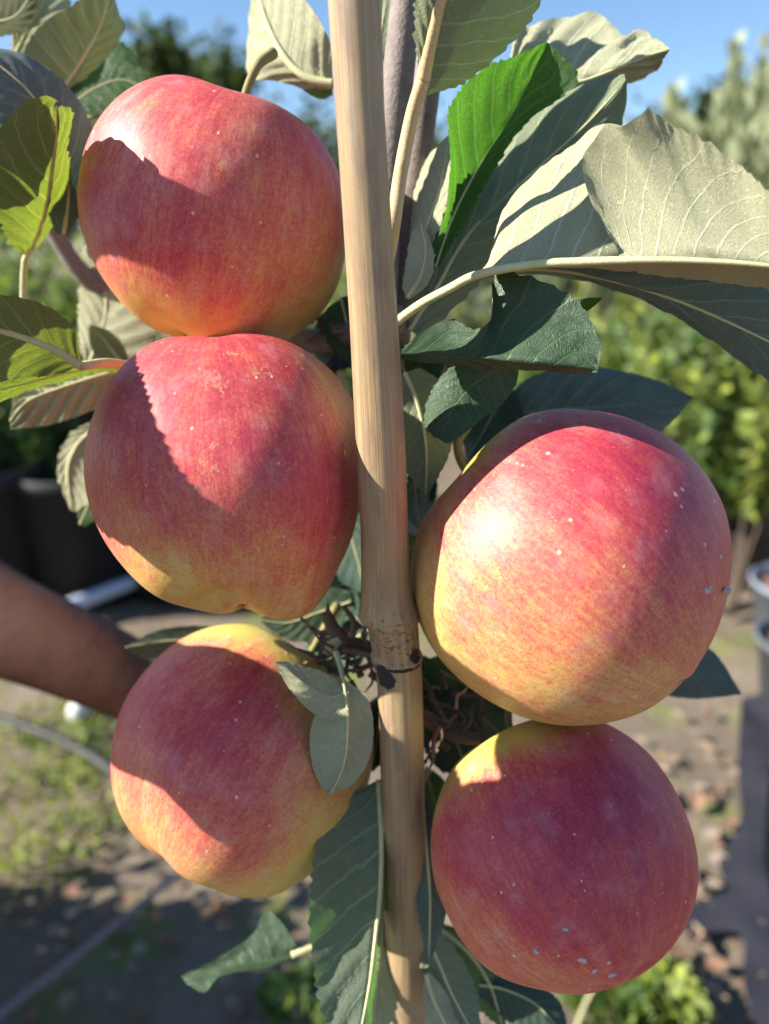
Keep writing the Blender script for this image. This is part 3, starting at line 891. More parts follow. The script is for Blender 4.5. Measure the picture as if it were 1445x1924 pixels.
    if stalk:
        tube('stalk', [c + axw * R * 0.45, c + axw * R * 0.9, c + axw * R * 1.05 + Vector((0.002, 0.004, 0.003)), c + axw * R * (1.05) + Vector((.006, .012, .008))], [.0014, .0013, .0014, .0018], M_STALK, o, n=8)
    # dry calyx in the basin
    cal = c - axw * R * (1 - dips[1]) * 0.97
    b0 = cal
    side = axw.cross(Vector((.3, .2, 1))).normalized(); s2 = axw.cross(side)
    cv, cf = [], []
    for k in range(5):
        t = k * 2 * math.pi / 5
        e = side * math.cos(t) + s2 * math.sin(t); e2 = -side * math.sin(t) + s2 * math.cos(t)
        i0 = len(cv)
        cv += [tuple(b0 + e * .002 + e2 * .0015), tuple(b0 + e * .002 - e2 * .0015), tuple(b0 - axw * .0012 + e * .0045)]
        cf.append([i0, i0 + 1, i0 + 2])
    mesh_obj('calyx', cv, cf, M_CALYX, o)
    r = A(); r.c, r.R, r.o, r.rx, r.ry, r.px, r.py = c, R, o, rx, ry, px, py
    APPLES.append(r)
    return r

def on_apple(ap, px, py):
    """where the ray through a photo pixel meets the apple (its rim when the ray misses)"""
    r = ray(px, py)
    oc = CAM - ap.c
    b = oc.dot(r); cc = oc.dot(oc) - ap.R ** 2
    disc = b * b - cc
    t = -b - math.sqrt(disc) if disc > 0 else -b
    return CAM + r * t

A1 = apple(398, 399, 253, 259, .256, (0.30, 0.95, 0.07),
           [(440,160,.8),(300,220,.75),(560,230,.85),(200,400,.95),(350,350,.85),(450,330,.72),(600,350,.75),(520,450,.6),(300,430,.9),(230,510,.42),(430,500,.66),(250,580,.18),(330,620,.08),(430,580,.36),(560,520,.38),(600,580,.22),(170,480,.7)],
           [(330,620,.8),(290,650,.6),(580,610,.4)], 'topmost apple on the left of the cane, red with a yellow underside', 1.3, russets=[(420,310,.06),(470,360,.04)], bumps=[(610,560,.06,.40),(520,640,.03,.3)], dips=(.40, .08))
A2 = apple(420, 896, 263, 269, .242, (-0.10, 0.97, 0.12),
           [(440,640,.95),(330,720,.85),(230,760,.98),(480,760,.88),(620,780,.35),(650,700,.6),(520,870,.92),(300,900,.85),(200,900,.72),(420,960,.76),(600,930,.88),(250,1000,.55),(450,1060,.5),(600,1080,.5),(330,1100,.22),(530,1150,.3)],
           [(640,770,.25),(350,1110,.25)], 'middle apple on the left of the cane, red with russet flecks and lobed base', 4.1, russets=[(405,745,.11),(475,725,.09),(390,890,.08),(395,850,.06),(430,690,.07)],
           bumps=[(300,1090,.035,.30),(395,1135,-.12,.17),(560,1150,.15,.27),(650,1060,.065,.35),(660,800,.02,.3),(460,880,.03,.35)], dips=(.10, .06), stalk=0)
A3 = apple(1074, 1066, 302, 298, .243, (-0.72, 0.70, -0.06),
           [(1100,800,.9),(950,790,.35),(870,830,.1),(800,960,.5),(790,1080,.28),(850,1200,.28),(880,950,.55),(960,1000,.62),(1000,890,.92),(1120,900,1.05),(1240,880,1.1),(1230,990,1.15),(1100,1000,.72),(1050,1100,.62),(950,1130,.55),(1300,1080,.85),(1200,1120,.7),(1350,1000,.85),(1340,1150,.62),(1100,1180,.52),(1000,1260,.32),(1150,1280,.38),(1250,1230,.45),(1050,1340,.26)],
           [(890,815,.9),(960,780,.5),(830,1230,.35),(800,1100,.2)], 'largest apple, on the right of the cane, salmon red with gold base and white specks', 2.2, dips=(.16, .05), lobes=.010)
A4 = apple(1061, 1605, 252, 264, .243, (-0.36, 0.92, -0.08),
           [(920,1395,0.0),(890,1425,.1),(960,1405,.12),(1050,1370,.2),(860,1480,.55),(960,1470,.8),(1150,1400,1.05),(1200,1500,1.15),(1050,1530,1.15),(900,1600,1.0),(1250,1650,1.0),(1050,1700,1.05),(880,1750,.62),(960,1820,.6),(1150,1780,.95),(1060,1850,.7),(1230,1760,.9)],
           [(920,1390,1.0),(950,1400,.9),(1040,1360,.7),(860,1440,.5)], 'lowest apple on the right of the cane, deep crimson and shaded with white specks below', 5.7, dips=(.24, .06), lobes=.014, bumps=[(1150,1800,.02,.3),(1000,1860,-.02,.2)])
A5 = apple(455, 1430, 247, 258, .276, (0.48, 0.80, 0.12),
           [(430,1190,.05),(520,1200,0.0),(590,1300,.1),(330,1260,.72),(260,1350,.9),(400,1280,.78),(370,1400,1.02),(450,1380,.95),(550,1400,.58),(620,1500,.35),(270,1470,.62),(400,1520,.78),(300,1570,.38),(450,1600,.62),(560,1640,.2),(620,1600,.1),(380,1650,.38),(500,1670,.2)],
           [(440,1190,.9),(540,1210,1.0),(600,1310,.9),(620,1590,.6),(560,1660,.5)], 'lowest apple on the left of the cane, maroon with a greenish yellow shoulder', 3.4, bumps=[(340,1650,-.012,.22),(520,1690,.03,.25)], lobes=.010, dips=(.42, .06))

def residue(ap, px, py, rpx):
    p = on_apple(ap, px, py)
    n = (p - ap.c).normalized()
    r = rpx / FPX * (p - CAM).length
    a = n.cross(Vector((.2, .1, 1))).normalized(); b = n.cross(a)
    vs = [tuple(n * 0.0005)]
    k = 14
    for ring, (rr, h) in enumerate([(0.55, .00032), (0.88, .0002), (1.0, -.0012)]):
        for j in range(k):
            t = 2 * math.pi * j / k
            q = rr * r * .85 * (1 + 0.28 * math.sin(2 * t + px) + .14 * math.sin(3 * t + py) + .10 * math.sin(5 * t + py))
            vs.append(tuple(a * math.cos(t) * q + b * math.sin(t) * q + n * h))
    fs = [[0, 1 + j, 1 + (j+1) % k] for j in range(k)]
    for g in range(2):
        for j in range(k): fs.append([1 + g*k + j, 1 + (g+1)*k + j, 1 + (g+1)*k + (j+1) % k, 1 + g*k + (j+1) % k])
    # sit on the real mesh
    deps = bpy.context.evaluated_depsgraph_get()
    ok, loc, nn, _ = ap.o.ray_cast(CAM - ap.c, ray(px, py))
    base = ap.c + loc if ok else p
    mesh_obj('residue_spot', np.array(vs) + np.array(base), fs, M_SPOT, ap.o, base=list(base))
bpy.context.view_layer.update()
for (px, py, r) in [(1353, 1045, 7), (1328, 1110, 9), (1334, 1104, 6), (1371, 1110, 8)]:
    residue(A3, px, py, r)
for (px, py, r) in [(1095, 1804, 8), (1117, 1824, 6), (1150, 1832, 7), (1008, 1788, 6), (1063, 1746, 5)]:
    residue(A4, px, py, r)

# ------------------------------------------------------------------ apple tree: stems, leaves
TREE = tag(empty('apple_tree', (0.015, 0.24, 0.0)), 'young apple tree bearing the fruit, tied along the bamboo cane', 'apple tree')

def leaf(mid, left, right, show='under', mat=None, parent=None, name='leaf', teeth=20, tooth=0.022, cup=0.05, quilt=0.012, nv=9, petiole=None, pr=(.0011, .0008), conv=None, pmat=None, rib=True, ridges=8.0, ragged=0.3, smooth_edge=0.0, slope=2.1):
    conv = conv or (lambda t: P(*t))
    n = 110
    m = catmull([conv(t) for t in mid], n); l = catmull([conv(t) for t in left], n); r = catmull([conv(t) for t in right], n)
    length = np.linalg.norm(np.diff(m, axis=0), axis=1).sum()
    u = np.linspace(0, 1, n)
    sd = rng.random() * 10
    def saw(side):
        ph = u * teeth + side * .37 + 0.35 * np.sin(u * 23 + sd + side * 2)
        s = (ph % 1.0)
        amp = tooth * length * (u > smooth_edge if side < 0 else 1) * np.minimum(1, 6 * np.minimum(u, 1.02 - u)) * (1 + ragged * np.sin(u * 41 + sd + side))
        return (np.minimum(s / 0.7, (1 - s) / 0.3)) * amp
    vs, lu, lv = [], [], []
    K = 2 * nv + 1
    for i in range(n):
        t = m[min(i + 1, n - 1)] - m[max(i - 1, 0)]; t /= np.linalg.norm(t) + 1e-12
        for k in range(K):
            x = (k - nv) / nv
            e = l[i] if x < 0 else r[i]
            s = abs(x)
            d = e - m[i]
            wd = np.linalg.norm(d)
            dn = d / (wd + 1e-9)
            nrm = np.cross(t, dn) * (1 if x >= 0 else -1)
            nl = np.linalg.norm(nrm)
            nrm = nrm / nl if nl > 1e-6 else np.zeros(3)
            p = m[i] + d * s
            if s > 0.75: p = p + dn * saw(-1 if x < 0 else 1)[i] * (s - 0.75) / 0.25
            ridge = math.cos(2 * math.pi * (u[i] * ridges - slope * s ** .9 + (0.45 if x > 0 else 0)))
            p = p + nrm * (cup * wd * (4 * s * (1 - s)) * -1 + quilt * length * 0.35 * ridge * min(1, 4 * s) * min(1, 4 * (1.15 - s)) * min(1, wd / (0.08 * length + 1e-9))
                           + 0.010 * length * mnoise.noise(Vector((u[i] * 3.5 + sd, x * 1.5, sd))))
            vs.append(p); lu.append(u[i]); lv.append(x)
    fs = []
    for i in range(n - 1):
        for k in range(K - 1):
            fs.append([i*K + k, i*K + k + 1, (i+1)*K + k + 1, (i+1)*K + k])
    vs = np.array(vs)
    # which way do the faces look?
    c = vs[[f[0] for f in fs]]; nn = np.cross(vs[[f[1] for f in fs]] - c, vs[[f[3] for f in fs]] - c)
    facing = (nn * (np.array(CAM) - c)).sum()
    if (facing > 0) != (show == 'top'): fs = [f[::-1] for f in fs]
    o = mesh_obj(name, vs, fs, mat or M_LEAF, parent or TREE, base=list(m[0]), attrs={'lu': ('FLOAT', lu), 'lv': ('FLOAT', lv)})
    off = 0.0
    if rib:
        rr = np.linspace(pr[1], pr[1] * 0.25, 12)
        if show == 'top': rr = rr * .55
        tube('midrib', [tuple(m[int(k)]) for k in np.linspace(0, n - 1, 12)], list(rr), pmat or M_PETIOLE, o, n=8, k=50)
    if petiole:
        tube('petiole', [conv(t) for t in petiole] + [Vector(m[0])], [pr[0] * 1.15, pr[0], pr[1]], pmat or M_PETIOLE, o, n=10)
    return o

# stems
tube('trunk', [V(790, -260, .272), V(768, -20, .270), V(752, 120, .268), V(738, 250, .266), V(722, 420, .263), V(715, 650, .259), V(722, 900, .254), V(735, 1200, .250), V(752, 1500, .246), V(770, 1924, .242), (0.012, .240, .35), (0.015, .24, -.03)],
     [.0048, .0049, .005, .0052, .0054, .0055, .0058, .006, .0063, .0066, .007, .009], M_STEM, TREE, n=18, k=120, bump=lambda u, t: 0.05 * math.sin(40 * u + t))
tube('branch', [V(840, -150, .290), V(815, 60, .287), V(795, 200, .285), V(778, 330, .282), V(762, 460, .277), V(742, 640, .262)], [.0038, .0044, .0049, .0051, .0052, .005], M_STEM, TREE, n=16, k=70)
tube('branch', [V(745, 600, .25), V(600, 640, .29), V(420, 620, .32), V(250, 560, .33), V(165, 525, .325), V(95, 425, .32), V(40, 330, .318), V(20, 150, .315)], [.005, .0045, .0045, .0042, .004, .0036, .003, .0025], M_STEM, TREE, n=14, k=70)

# --- right-hand leaves
# big leaf at the top edge
leaf([(795,150,0.2030),(812,70,0.1960),(835,-20,0.1890),(880,-130,0.1820),(930,-230,0.1790)],
     [(790,150,0.2030),(782,60,0.1960),(788,-30,0.1900),(830,-150,0.1840),(920,-235,0.1790)],
     [(795,182,0.2070),(870,155,0.2090),(945,95,0.2070),(1000,30,0.2040),(1040,-80,0.1990),(1000,-190,0.1860),(935,-232,0.1790)],
     show='under', petiole=[(715,540,.238),(731,470,.224),(741,410,.2165),(752,330,.2145),(775,215,.2085)], pr=(.0020,.0019), cup=.12, pmat=M_PETIOLE_RED)
# bright translucent green leaf
leaf([(818,500,.243),(850,410,.243),(893,325,.243),(955,228,.241),(1000,140,.238),(1028,80,.234)],
     [(812,480,.242),(838,400,.236),(846,300,.229),(845,205,.226),(905,135,.228),(965,110,.231),(1027,78,.234)],
     [(825,500,.243),(868,420,.242),(920,330,.2415),(985,235,.239),(1062,175,.236),(1084,150,.234),(1055,105,.233),(1029,80,.234)],
     show='top', mat=M_LEAF_THIN, teeth=24, tooth=.016, cup=-.05)
# pale rippled leaf at upper right
leaf([(960,170,.262),(1030,160,.258),(1095,152,.255),(1175,122,.252),(1232,100,.250),(1258,93,.249)],
     [(955,120,.262),(975,60,.262),(1040,38,.268),(1125,28,.272),(1168,66,.262),(1205,58,.266),(1240,80,.255),(1258,92,.249)],
     [(965,180,.262),(1035,172,.260),(1100,165,.262),(1185,152,.266),(1228,135,.264),(1243,118,.256),(1258,94,.249)],
     show='under', mat=M_LEAF_PALE, teeth=14, tooth=.012, quilt=.05, ridges=6)
# long shaded leaf behind
leaf([(770,620,.246),(820,540,.248),(880,440,.250),(1000,325,.250),(1110,225,.246),(1175,150,.242)],
     [(765,590,.246),(800,480,.250),(850,400,.254),(930,290,.258),(1030,195,.256),(1120,150,.250),(1174,140,.243)],
     [(790,640,.246),(850,580,.250),(930,500,.254),(1040,400,.256),(1140,290,.252),(1172,210,.247),(1178,150,.242)],
     show='under', teeth=18, tooth=.010, cup=.08)
# large felted leaf at the right, its outer part folded forward over the inner
R5 = leaf([(892,518,.214),(945,506,.210),(1000,497,.207),(1100,491,.203),(1200,488,.203),(1300,488,.206)],
     [(915,512,.218),(925,462,.224),(945,395,.229),(1005,325,.231),(1075,275,.229),(1130,234,.224),(1200,260,.224),(1298,480,.214)],
     [(895,522,.214),(945,512,.215),(1000,503,.214),(1100,503,.214),(1200,510,.214),(1298,500,.210)],
     show='under', mat=M_LEAF_PALE, rib=False, teeth=17, tooth=.012, cup=.05, quilt=.010, ridges=6)
leaf([(1160,489,.1965),(1200,488,.1945),(1320,490,.1895),(1450,500,.186),(1560,520,.185)],
     [(1163,470,.1970),(1132,420,.1985),(1108,372,.1975),(1094,300,.1960),(1118,262,.1925),(1142,233,.1885),(1165,240,.1860),(1215,213,.1825),(1258,236,.1835),(1312,262,.1830),(1388,312,.1830),(1438,362,.1815),(1530,440,.180),(1562,518,.185)],
     [(1160,492,.1970),(1200,512,.210),(1320,524,.212),(1450,540,.208),(1562,524,.185)],
     show='under', mat=M_LEAF_FOLD, parent=R5, name='folded_blade', teeth=30, tooth=.030, cup=-.12, quilt=.016, ridges=11, slope=4.6, rib=False, smooth_edge=.42)
tube('petiole', [P(735,612,.236),P(790,572,.228),P(845,542,.220),P(892,518,.2135),P(1000,497,.2055),P(1100,491,.2000),P(1200,488,.1943),P(1320,490,.1893),P(1450,500,.1858),P(1560,520,.185)], [.0014,.0013,.0012,.0011,.0008,.0006,.0004], M_PETIOLE, R5, n=12, k=80)
# leaf under it running out to the right
leaf([(880,520,.240),(1000,505,.236),(1120,520,.232),(1260,560,.228),(1400,620,.225),(1560,700,.224)],
     [(885,515,.240),(1000,485,.230),(1130,480,.224),(1290,500,.220),(1430,540,.218),(1560,690,.224)],
     [(885,525,.240),(1000,512,.240),(1110,530,.240),(1240,580,.240),(1360,655,.238),(1450,712,.234),(1562,702,.224)],
     show='under', mat=M_LEAF_BLUE, teeth=18, tooth=.008, cup=.06)
# dark glossy curled leaf in the centre
leaf([(752,668,.216),(840,672,.211),(940,677,.206),(1030,686,.203),(1122,695,.203)],
     [(755,655,.220),(800,618,.226),(850,602,.228),(893,622,.220),(922,600,.214),(930,518,.220),(990,522,.212),(1048,545,.207),(1090,575,.205),(1114,612,.204),(1128,655,.203),(1124,693,.203)],
     [(752,674,.217),(840,684,.216),(940,692,.214),(1030,697,.211),(1122,699,.203)],
     show='top', teeth=21, tooth=.020, cup=-.10, quilt=.012, rib=False)
# dark leaf hanging below with a lit tip
leaf([(945,690,.226),(900,715,.226),(862,750,.225),(838,800,.222),(842,832,.219)],
     [(900,672,.226),(850,690,.228),(810,740,.230),(800,800,.226),(838,834,.219)],
     [(975,690,.228),(968,722,.230),(940,760,.228),(900,790,.224),(846,833,.219)],
     show='top', teeth=16, tooth=.018, cup=-.08, rib=False)
leaf([(760,700,.245),(785,760,.245),(800,840,.246),(800,930,.248)], [(740,720,.245),(745,790,.246),(760,870,.247),(798,930,.248)], [(790,690,.246),(850,740,.25),(850,830,.25),(803,930,.248)], show='under', teeth=12)
# bluish leaf behind the right apple
leaf([(940,780,.292),(1010,772,.29),(1120,765,.286),(1220,757,.283),(1302,745,.280)],
     [(945,770,.292),(985,715,.292),(1080,688,.290),(1190,702,.286),(1260,725,.282),(1302,744,.280)],
     [(945,790,.292),(1000,830,.294),(1110,850,.292),(1210,832,.288),(1270,785,.284),(1302,747,.280)],
     show='under', mat=M_LEAF_BLUE, teeth=20, tooth=.004, cup=.12, rib=False)
# leaf peeping out lower right
leaf([(1160,1215,.31),(1230,1235,.305),(1310,1270,.30),(1393,1303,.297)],
     [(1165,1205,.31),(1240,1185,.308),(1335,1220,.303),(1393,1302,.297)],
     [(1160,1230,.31),(1210,1290,.308),(1290,1312,.303),(1393,1305,.297)],
     show='under', mat=M_LEAF_BLUE, teeth=10, tooth=.004, rib=False)
# narrow twisted pale leaves beside the stem
leaf([(772,505,.246),(800,430,.246),(828,350,.244),(846,250,.244)], [(768,495,.247),(775,400,.252),(795,310,.255),(842,255,.244)], [(778,508,.246),(815,450,.244),(850,330,.240),(848,255,.244)], show='under', mat=M_LEAF_PALE, teeth=12)
leaf([(765,560,.24),(790,520,.24),(800,470,.241),(790,420,.243)], [(755,540,.241),(765,490,.243),(775,440,.244),(788,420,.243)], [(775,560,.24),(805,530,.238),(815,480,.239),(794,420,.243)], show='under', mat=M_LEAF_PALE, teeth=8)
leaf([(1062,590,.236),(1085,580,.234),(1108,568,.233),(1131,560,.232)], [(1062,580,.237),(1080,566,.237),(1105,560,.236),(1131,559,.232)], [(1064,594,.236),(1092,592,.233),(1112,578,.232),(1131,561,.232)], show='top', mat=M_LEAF_THIN, teeth=5, rib=False)
leaf([(700,120,.30),(712,70,.30),(722,20,.30),(730,-40,.30)], [(690,110,.3),(690,60,.3),(700,0,.3),(728,-40,.3)], [(706,120,.3),(735,80,.3),(748,20,.3),(732,-40,.3)], show='under', mat=M_LEAF, teeth=8)
leaf([(690,110,.33),(715,90,.33),(735,75,.33),(760,62,.33)], [(690,95,.33),(712,65,.33),(738,55,.33),(760,61,.33)], [(692,120,.33),(722,112,.33),(745,90,.33),(760,64,.33)], show='top', teeth=8)

# --- left-hand leaves
LQ = .222
leaf([(47,488,.276),(72,430,.263),(92,350,.242),(104,270,.221),(106,200,.208)],
     [(42,480,.276),(12,440,.252),(-8,350,.231),(5,250,.213),(48,196,.205),(82,183,.205),(105,190,.208)],
     [(52,485,.278),(92,430,.272),(128,340,.255),(126,270,.231),(132,206,.215),(112,196,.210)],
     show='under', mat=M_LEAF_OLIVE, petiole=[(42,640,.295),(44,570,.288),(45,520,.281)], pr=(.0013,.0012), teeth=16, tooth=.018, cup=.15)
leaf([(152,688,.230),(112,662,.226),(60,640,.221),(0,622,.214),(-80,612,.204),(-170,618,.196)],
     [(152,672,.229),(134,615,.222),(80,572,.214),(0,556,.206),(-90,560,.198),(-165,605,.194)],
     [(148,692,.231),(110,702,.229),(60,708,.227),(0,716,.222),(-90,700,.212),(-172,628,.197)],
     show='under', mat=M_LEAF_OLIVE, petiole=[(300,690,.262),(250,688,.25),(200,682,.238)], pr=(.0015,.0014), teeth=18, tooth=.014, cup=.06)
leaf([(255,695,.258),(190,690,.248),(130,700,.240),(60,718,.234),(-30,738,.228),(-140,750,.222)],
     [(250,690,.258),(190,682,.246),(130,692,.238),(60,708,.232),(-30,722,.226),(-138,745,.222)],
     [(250,700,.258),(190,698,.252),(130,712,.248),(60,730,.242),(-30,765,.236),(-140,756,.222)],
     show='top', mat=M_LEAF_OLIVE, teeth=14, pmat=M_PETIOLE_RED)
leaf([(260,690,.29),(190,705,.285),(110,730,.282),(50,755,.28),(18,790,.279)],
     [(240,680,.29),(170,690,.286),(90,700,.284),(35,730,.282),(17,785,.279)],
     [(262,710,.29),(225,745,.288),(170,772,.286),(90,798,.283),(20,806,.279)],
     show='under', mat=M_LEAF_PALE, quilt=.06, ridges=7, teeth=12, tooth=.006)
leaf([(190,800,.32),(150,830,.318),(128,880,.316),(135,960,.316)], [(175,790,.32),(130,820,.318),(108,880,.316),(132,958,.316)], [(200,810,.32),(185,870,.318),(175,930,.316),(140,962,.316)], show='under', mat=M_LEAF_PALE, teeth=8)
leaf([(150,985,.32),(165,950,.32),(185,900,.32)], [(145,970,.32),(150,930,.32),(183,900,.32)], [(160,990,.32),(190,960,.32),(188,900,.32)], show='top', mat=M_LEAF_THIN, teeth=8)
# bluish shaded leaf at the left edge
leaf([(120,440,.262),(128,360,.258),(112,270,.252),(60,180,.247),(-20,110,.243),(-110,70,.24)],
     [(105,440,.262),(85,380,.254),(60,300,.247),(10,240,.241),(-50,180,.239),(-112,80,.24)],
     [(125,442,.262),(165,375,.264),(182,280,.262),(140,180,.257),(60,108,.252),(-20,84,.247),(-108,64,.24)],
     show='under', mat=M_LEAF_BLUE, teeth=16, tooth=.006, cup=.10)
# upper left leaves
leaf([(115,170,.285),(150,118,.282),(185,55,.279),(205,-10,.276),(215,-80,.274)],
     [(108,160,.285),(62,130,.278),(46,98,.274),(85,42,.271),(140,8,.270),(190,-50,.271),(213,-78,.274)],
     [(122,172,.285),(170,138,.288),(218,88,.288),(232,50,.287),(215,0,.283),(222,-50,.278),(217,-80,.274)],
     show='under', mat=M_LEAF, petiole=[(90,235,.292),(100,205,.288)], teeth=12, tooth=.012, quilt=.03, ridges=7)
leaf([(25,110,.300),(50,60,.299),(78,10,.298),(100,-60,.298)], [(20,100,.3),(25,60,.298),(40,10,.296),(95,-60,.298)], [(45,112,.3),(110,70,.3),(132,10,.3),(105,-60,.298)], show='under', mat=M_LEAF_PALE, teeth=10)
leaf([(135,195,.300),(180,165,.299),(230,150,.298),(288,172,.298)], [(140,180,.3),(185,120,.299),(225,78,.298),(262,125,.298),(288,170,.298)], [(140,205,.3),(175,215,.299),(235,198,.298),(288,174,.298)], show='top', mat=M_LEAF_THIN, teeth=10)
leaf([(100,215,.31),(150,225,.31),(200,205,.31),(250,185,.31)], [(105,205,.31),(150,180,.31),(205,170,.31),(250,184,.31)], [(105,225,.31),(150,245,.31),(210,230,.31),(250,187,.31)], show='under', mat=M_LEAF_THIN, teeth=10)
leaf([(-40,200,.30),(0,215,.30),(30,240,.30),(40,290,.30)], [(-40,190,.3),(0,190,.3),(35,210,.3),(42,288,.3)], [(-40,215,.3),(-10,250,.3),(15,275,.3),(38,290,.3)], show='top', mat=M_LEAF_THIN, teeth=8)
leaf([(-60,60,.29),(-20,45,.29),(30,30,.29),(70,-30,.29)], [(-60,50,.29),(-20,10,.29),(30,-20,.29),(68,-34,.29)], [(-55,80,.29),(0,68,.29),(55,50,.29),(72,-26,.29)], show='under', mat=M_LEAF_OLIVE, teeth=8)
# sunlit pale leaf behind the upper left apple
leaf([(165,690,.315),(185,640,.314),(200,580,.313),(190,510,.312),(170,450,.312)], [(150,660,.315),(148,600,.314),(152,540,.313),(150,490,.312),(168,450,.312)], [(200,700,.315),(260,680,.315),(290,620,.314),(240,530,.313),(174,450,.312)], show='under', mat=M_LEAF_PALE, teeth=12)
leaf([(235,690,.312),(205,650,.309),(185,625,.306),(168,612,.303)], [(225,695,.312),(190,680,.31),(172,650,.307),(167,614,.303)], [(245,685,.312),(228,645,.31),(205,622,.306),(169,610,.303)], show='under', mat=M_LEAF, teeth=8)
# pale leaf behind the cane top
leaf([(628,158,.262),(585,150,.262),(545,120,.262),(505,50,.263),(478,-40,.266)],
     [(625,140,.262),(622,85,.256),(600,40,.252),(560,-10,.254),(482,-44,.266)],
     [(628,166,.264),(580,168,.270),(520,152,.272),(468,142,.275),(466,50,.274),(475,-38,.266)],
     show='under', mat=M_LEAF_PALE, teeth=12, tooth=.006, quilt=.02, pr=(.0016,.0016))
leaf([(625,170,.27),(605,175,.27),(585,170,.272),(560,158,.274)], [(625,160,.27),(600,158,.27),(580,156,.272),(560,157,.274)], [(626,178,.27),(606,186,.271),(584,178,.273),(560,160,.274)], show='under', mat=M_LEAF_OLIVE, teeth=6, rib=False)
# leaf behind the lower left apple
leaf([(420,1205,.32),(360,1202,.318),(300,1205,.315),(236,1216,.312)], [(415,1180,.32),(360,1176,.318),(295,1186,.315),(236,1214,.312)], [(420,1240,.32),(350,1245,.318),(280,1240,.315),(237,1219,.312)], show='top', mat=M_LEAF_BLUE, teeth=10, tooth=.006)

# --- lower leaves
B1 = leaf([(645,1278,.242),(652,1330,.239),(652,1400,.238),(642,1450,.239),(622,1490,.240)],
     [(640,1285,.242),(600,1330,.238),(583,1380,.239),(588,1440,.241),(606,1482,.241),(620,1490,.240)],
     [(650,1280,.242),(688,1310,.243),(702,1370,.245),(692,1430,.245),(662,1474,.242),(626,1490,.240)],
     show='under', mat=M_LEAF_PALE, petiole=[(632,1225,.25),(640,1255,.246)], pr=(.0009,.0006), teeth=14, tooth=.006, cup=.2)
leaf([(655,1300,.2405),(618,1308,.2375),(575,1285,.2345),(545,1262,.2335),(518,1246,.233)],
     [(640,1280,.243),(605,1262,.240),(570,1252,.237),(540,1244,.235),(518,1243,.233)],
     [(655,1345,.2375),(612,1352,.2365),(572,1325,.2345),(538,1285,.234),(519,1250,.233)],
     show='under', mat=M_LEAF_PALE, parent=B1, name='folded_blade', teeth=8, tooth=.006, rib=False)
leaf([(712,1465,.262),(716,1560,.258),(715,1660,.255),(706,1760,.252),(693,1860,.250),(672,1960,.249),(650,2040,.249)],
     [(705,1468,.262),(648,1502,.254),(602,1570,.248),(588,1650,.246),(584,1730,.246),(592,1810,.247),(604,1890,.248),(628,1960,.249),(648,2040,.249)],
     [(716,1468,.262),(728,1560,.268),(726,1650,.270),(716,1760,.266),(705,1860,.262),(690,1950,.256),(653,2042,.249)],
     show='under', mat=M_LEAF_SOFT, teeth=26, tooth=.013, cup=.05, pr=(.0012,.0011))
leaf([(548,1795,.30),(500,1806,.297),(440,1815,.295),(390,1825,.293),(340,1834,.292)],
     [(556,1775,.300),(530,1735,.304),(500,1712,.307),(475,1755,.303),(425,1790,.298),(380,1815,.294),(342,1830,.292)],
     [(546,1800,.298),(500,1818,.292),(440,1826,.290),(408,1838,.288),(385,1864,.286),(355,1850,.289),(341,1837,.292)],
     show='top', mat=M_LEAF, petiole=[(640,1765,.305),(600,1778,.303),(570,1787,.301)], pr=(.0016,.0014), teeth=10, tooth=.006, rib=False)
leaf([(720,1700,.275),(712,1790,.274),(705,1880,.273),(700,1990,.272)], [(716,1720,.275),(690,1800,.272),(680,1890,.27),(696,1990,.272)], [(728,1700,.277),(745,1800,.278),(745,1890,.277),(704,1990,.272)], show='under', mat=M_LEAF_PALE, teeth=12, quilt=.02)
leaf([(790,1480,.262),(800,1580,.262),(808,1680,.262),(806,1800,.262)], [(780,1500,.262),(782,1600,.262),(785,1700,.262),(802,1800,.262)], [(800,1490,.264),(826,1600,.266),(838,1700,.266),(812,1800,.262)], show='under', mat=M_LEAF_BLUE, teeth=12, tooth=.01)
leaf([(790,1740,.275),(820,1800,.272),(850,1870,.268),(900,1960,.264)], [(785,1760,.275),(795,1830,.27),(830,1920,.266),(892,1962,.264)], [(800,1730,.276),(850,1780,.278),(890,1850,.275),(905,1955,.264)], show='under', mat=M_LEAF, teeth=14)
leaf([(820,1740,.295),(880,1790,.292),(920,1850,.29),(945,1930,.288)], [(820,1755,.295),(860,1820,.292),(900,1890,.29),(940,1932,.288)], [(830,1735,.296),(900,1760,.298),(950,1840,.296),(950,1925,.288)], show='under', mat=M_LEAF_THIN, teeth=12)
leaf([(900,1850,.29),(950,1860,.29),(1010,1890,.288),(1070,1960,.286)], [(900,1870,.29),(945,1910,.288),(1000,1950,.286),(1066,1965,.286)], [(905,1840,.292),(970,1840,.294),(1045,1875,.292),(1074,1955,.286)], show='top', mat=M_LEAF_BLUE, teeth=14, tooth=.012)
leaf([(800,1830,.265),(815,1880,.263),(840,1930,.262),(870,1990,.261)], [(795,1850,.265),(800,1900,.262),(820,1950,.26),(865,1992,.261)], [(805,1825,.266),(840,1870,.268),(868,1920,.267),(875,1985,.261)], show='under', mat=M_LEAF_PALE, teeth=10)
leaf([(690,1850,.28),(705,1890,.28),(715,1950,.28)], [(690,1870,.28),(690,1910,.28),(712,1952,.28)], [(700,1850,.28),(735,1890,.28),(720,1948,.28)], show='top', mat=M_LEAF_BLUE, teeth=10)
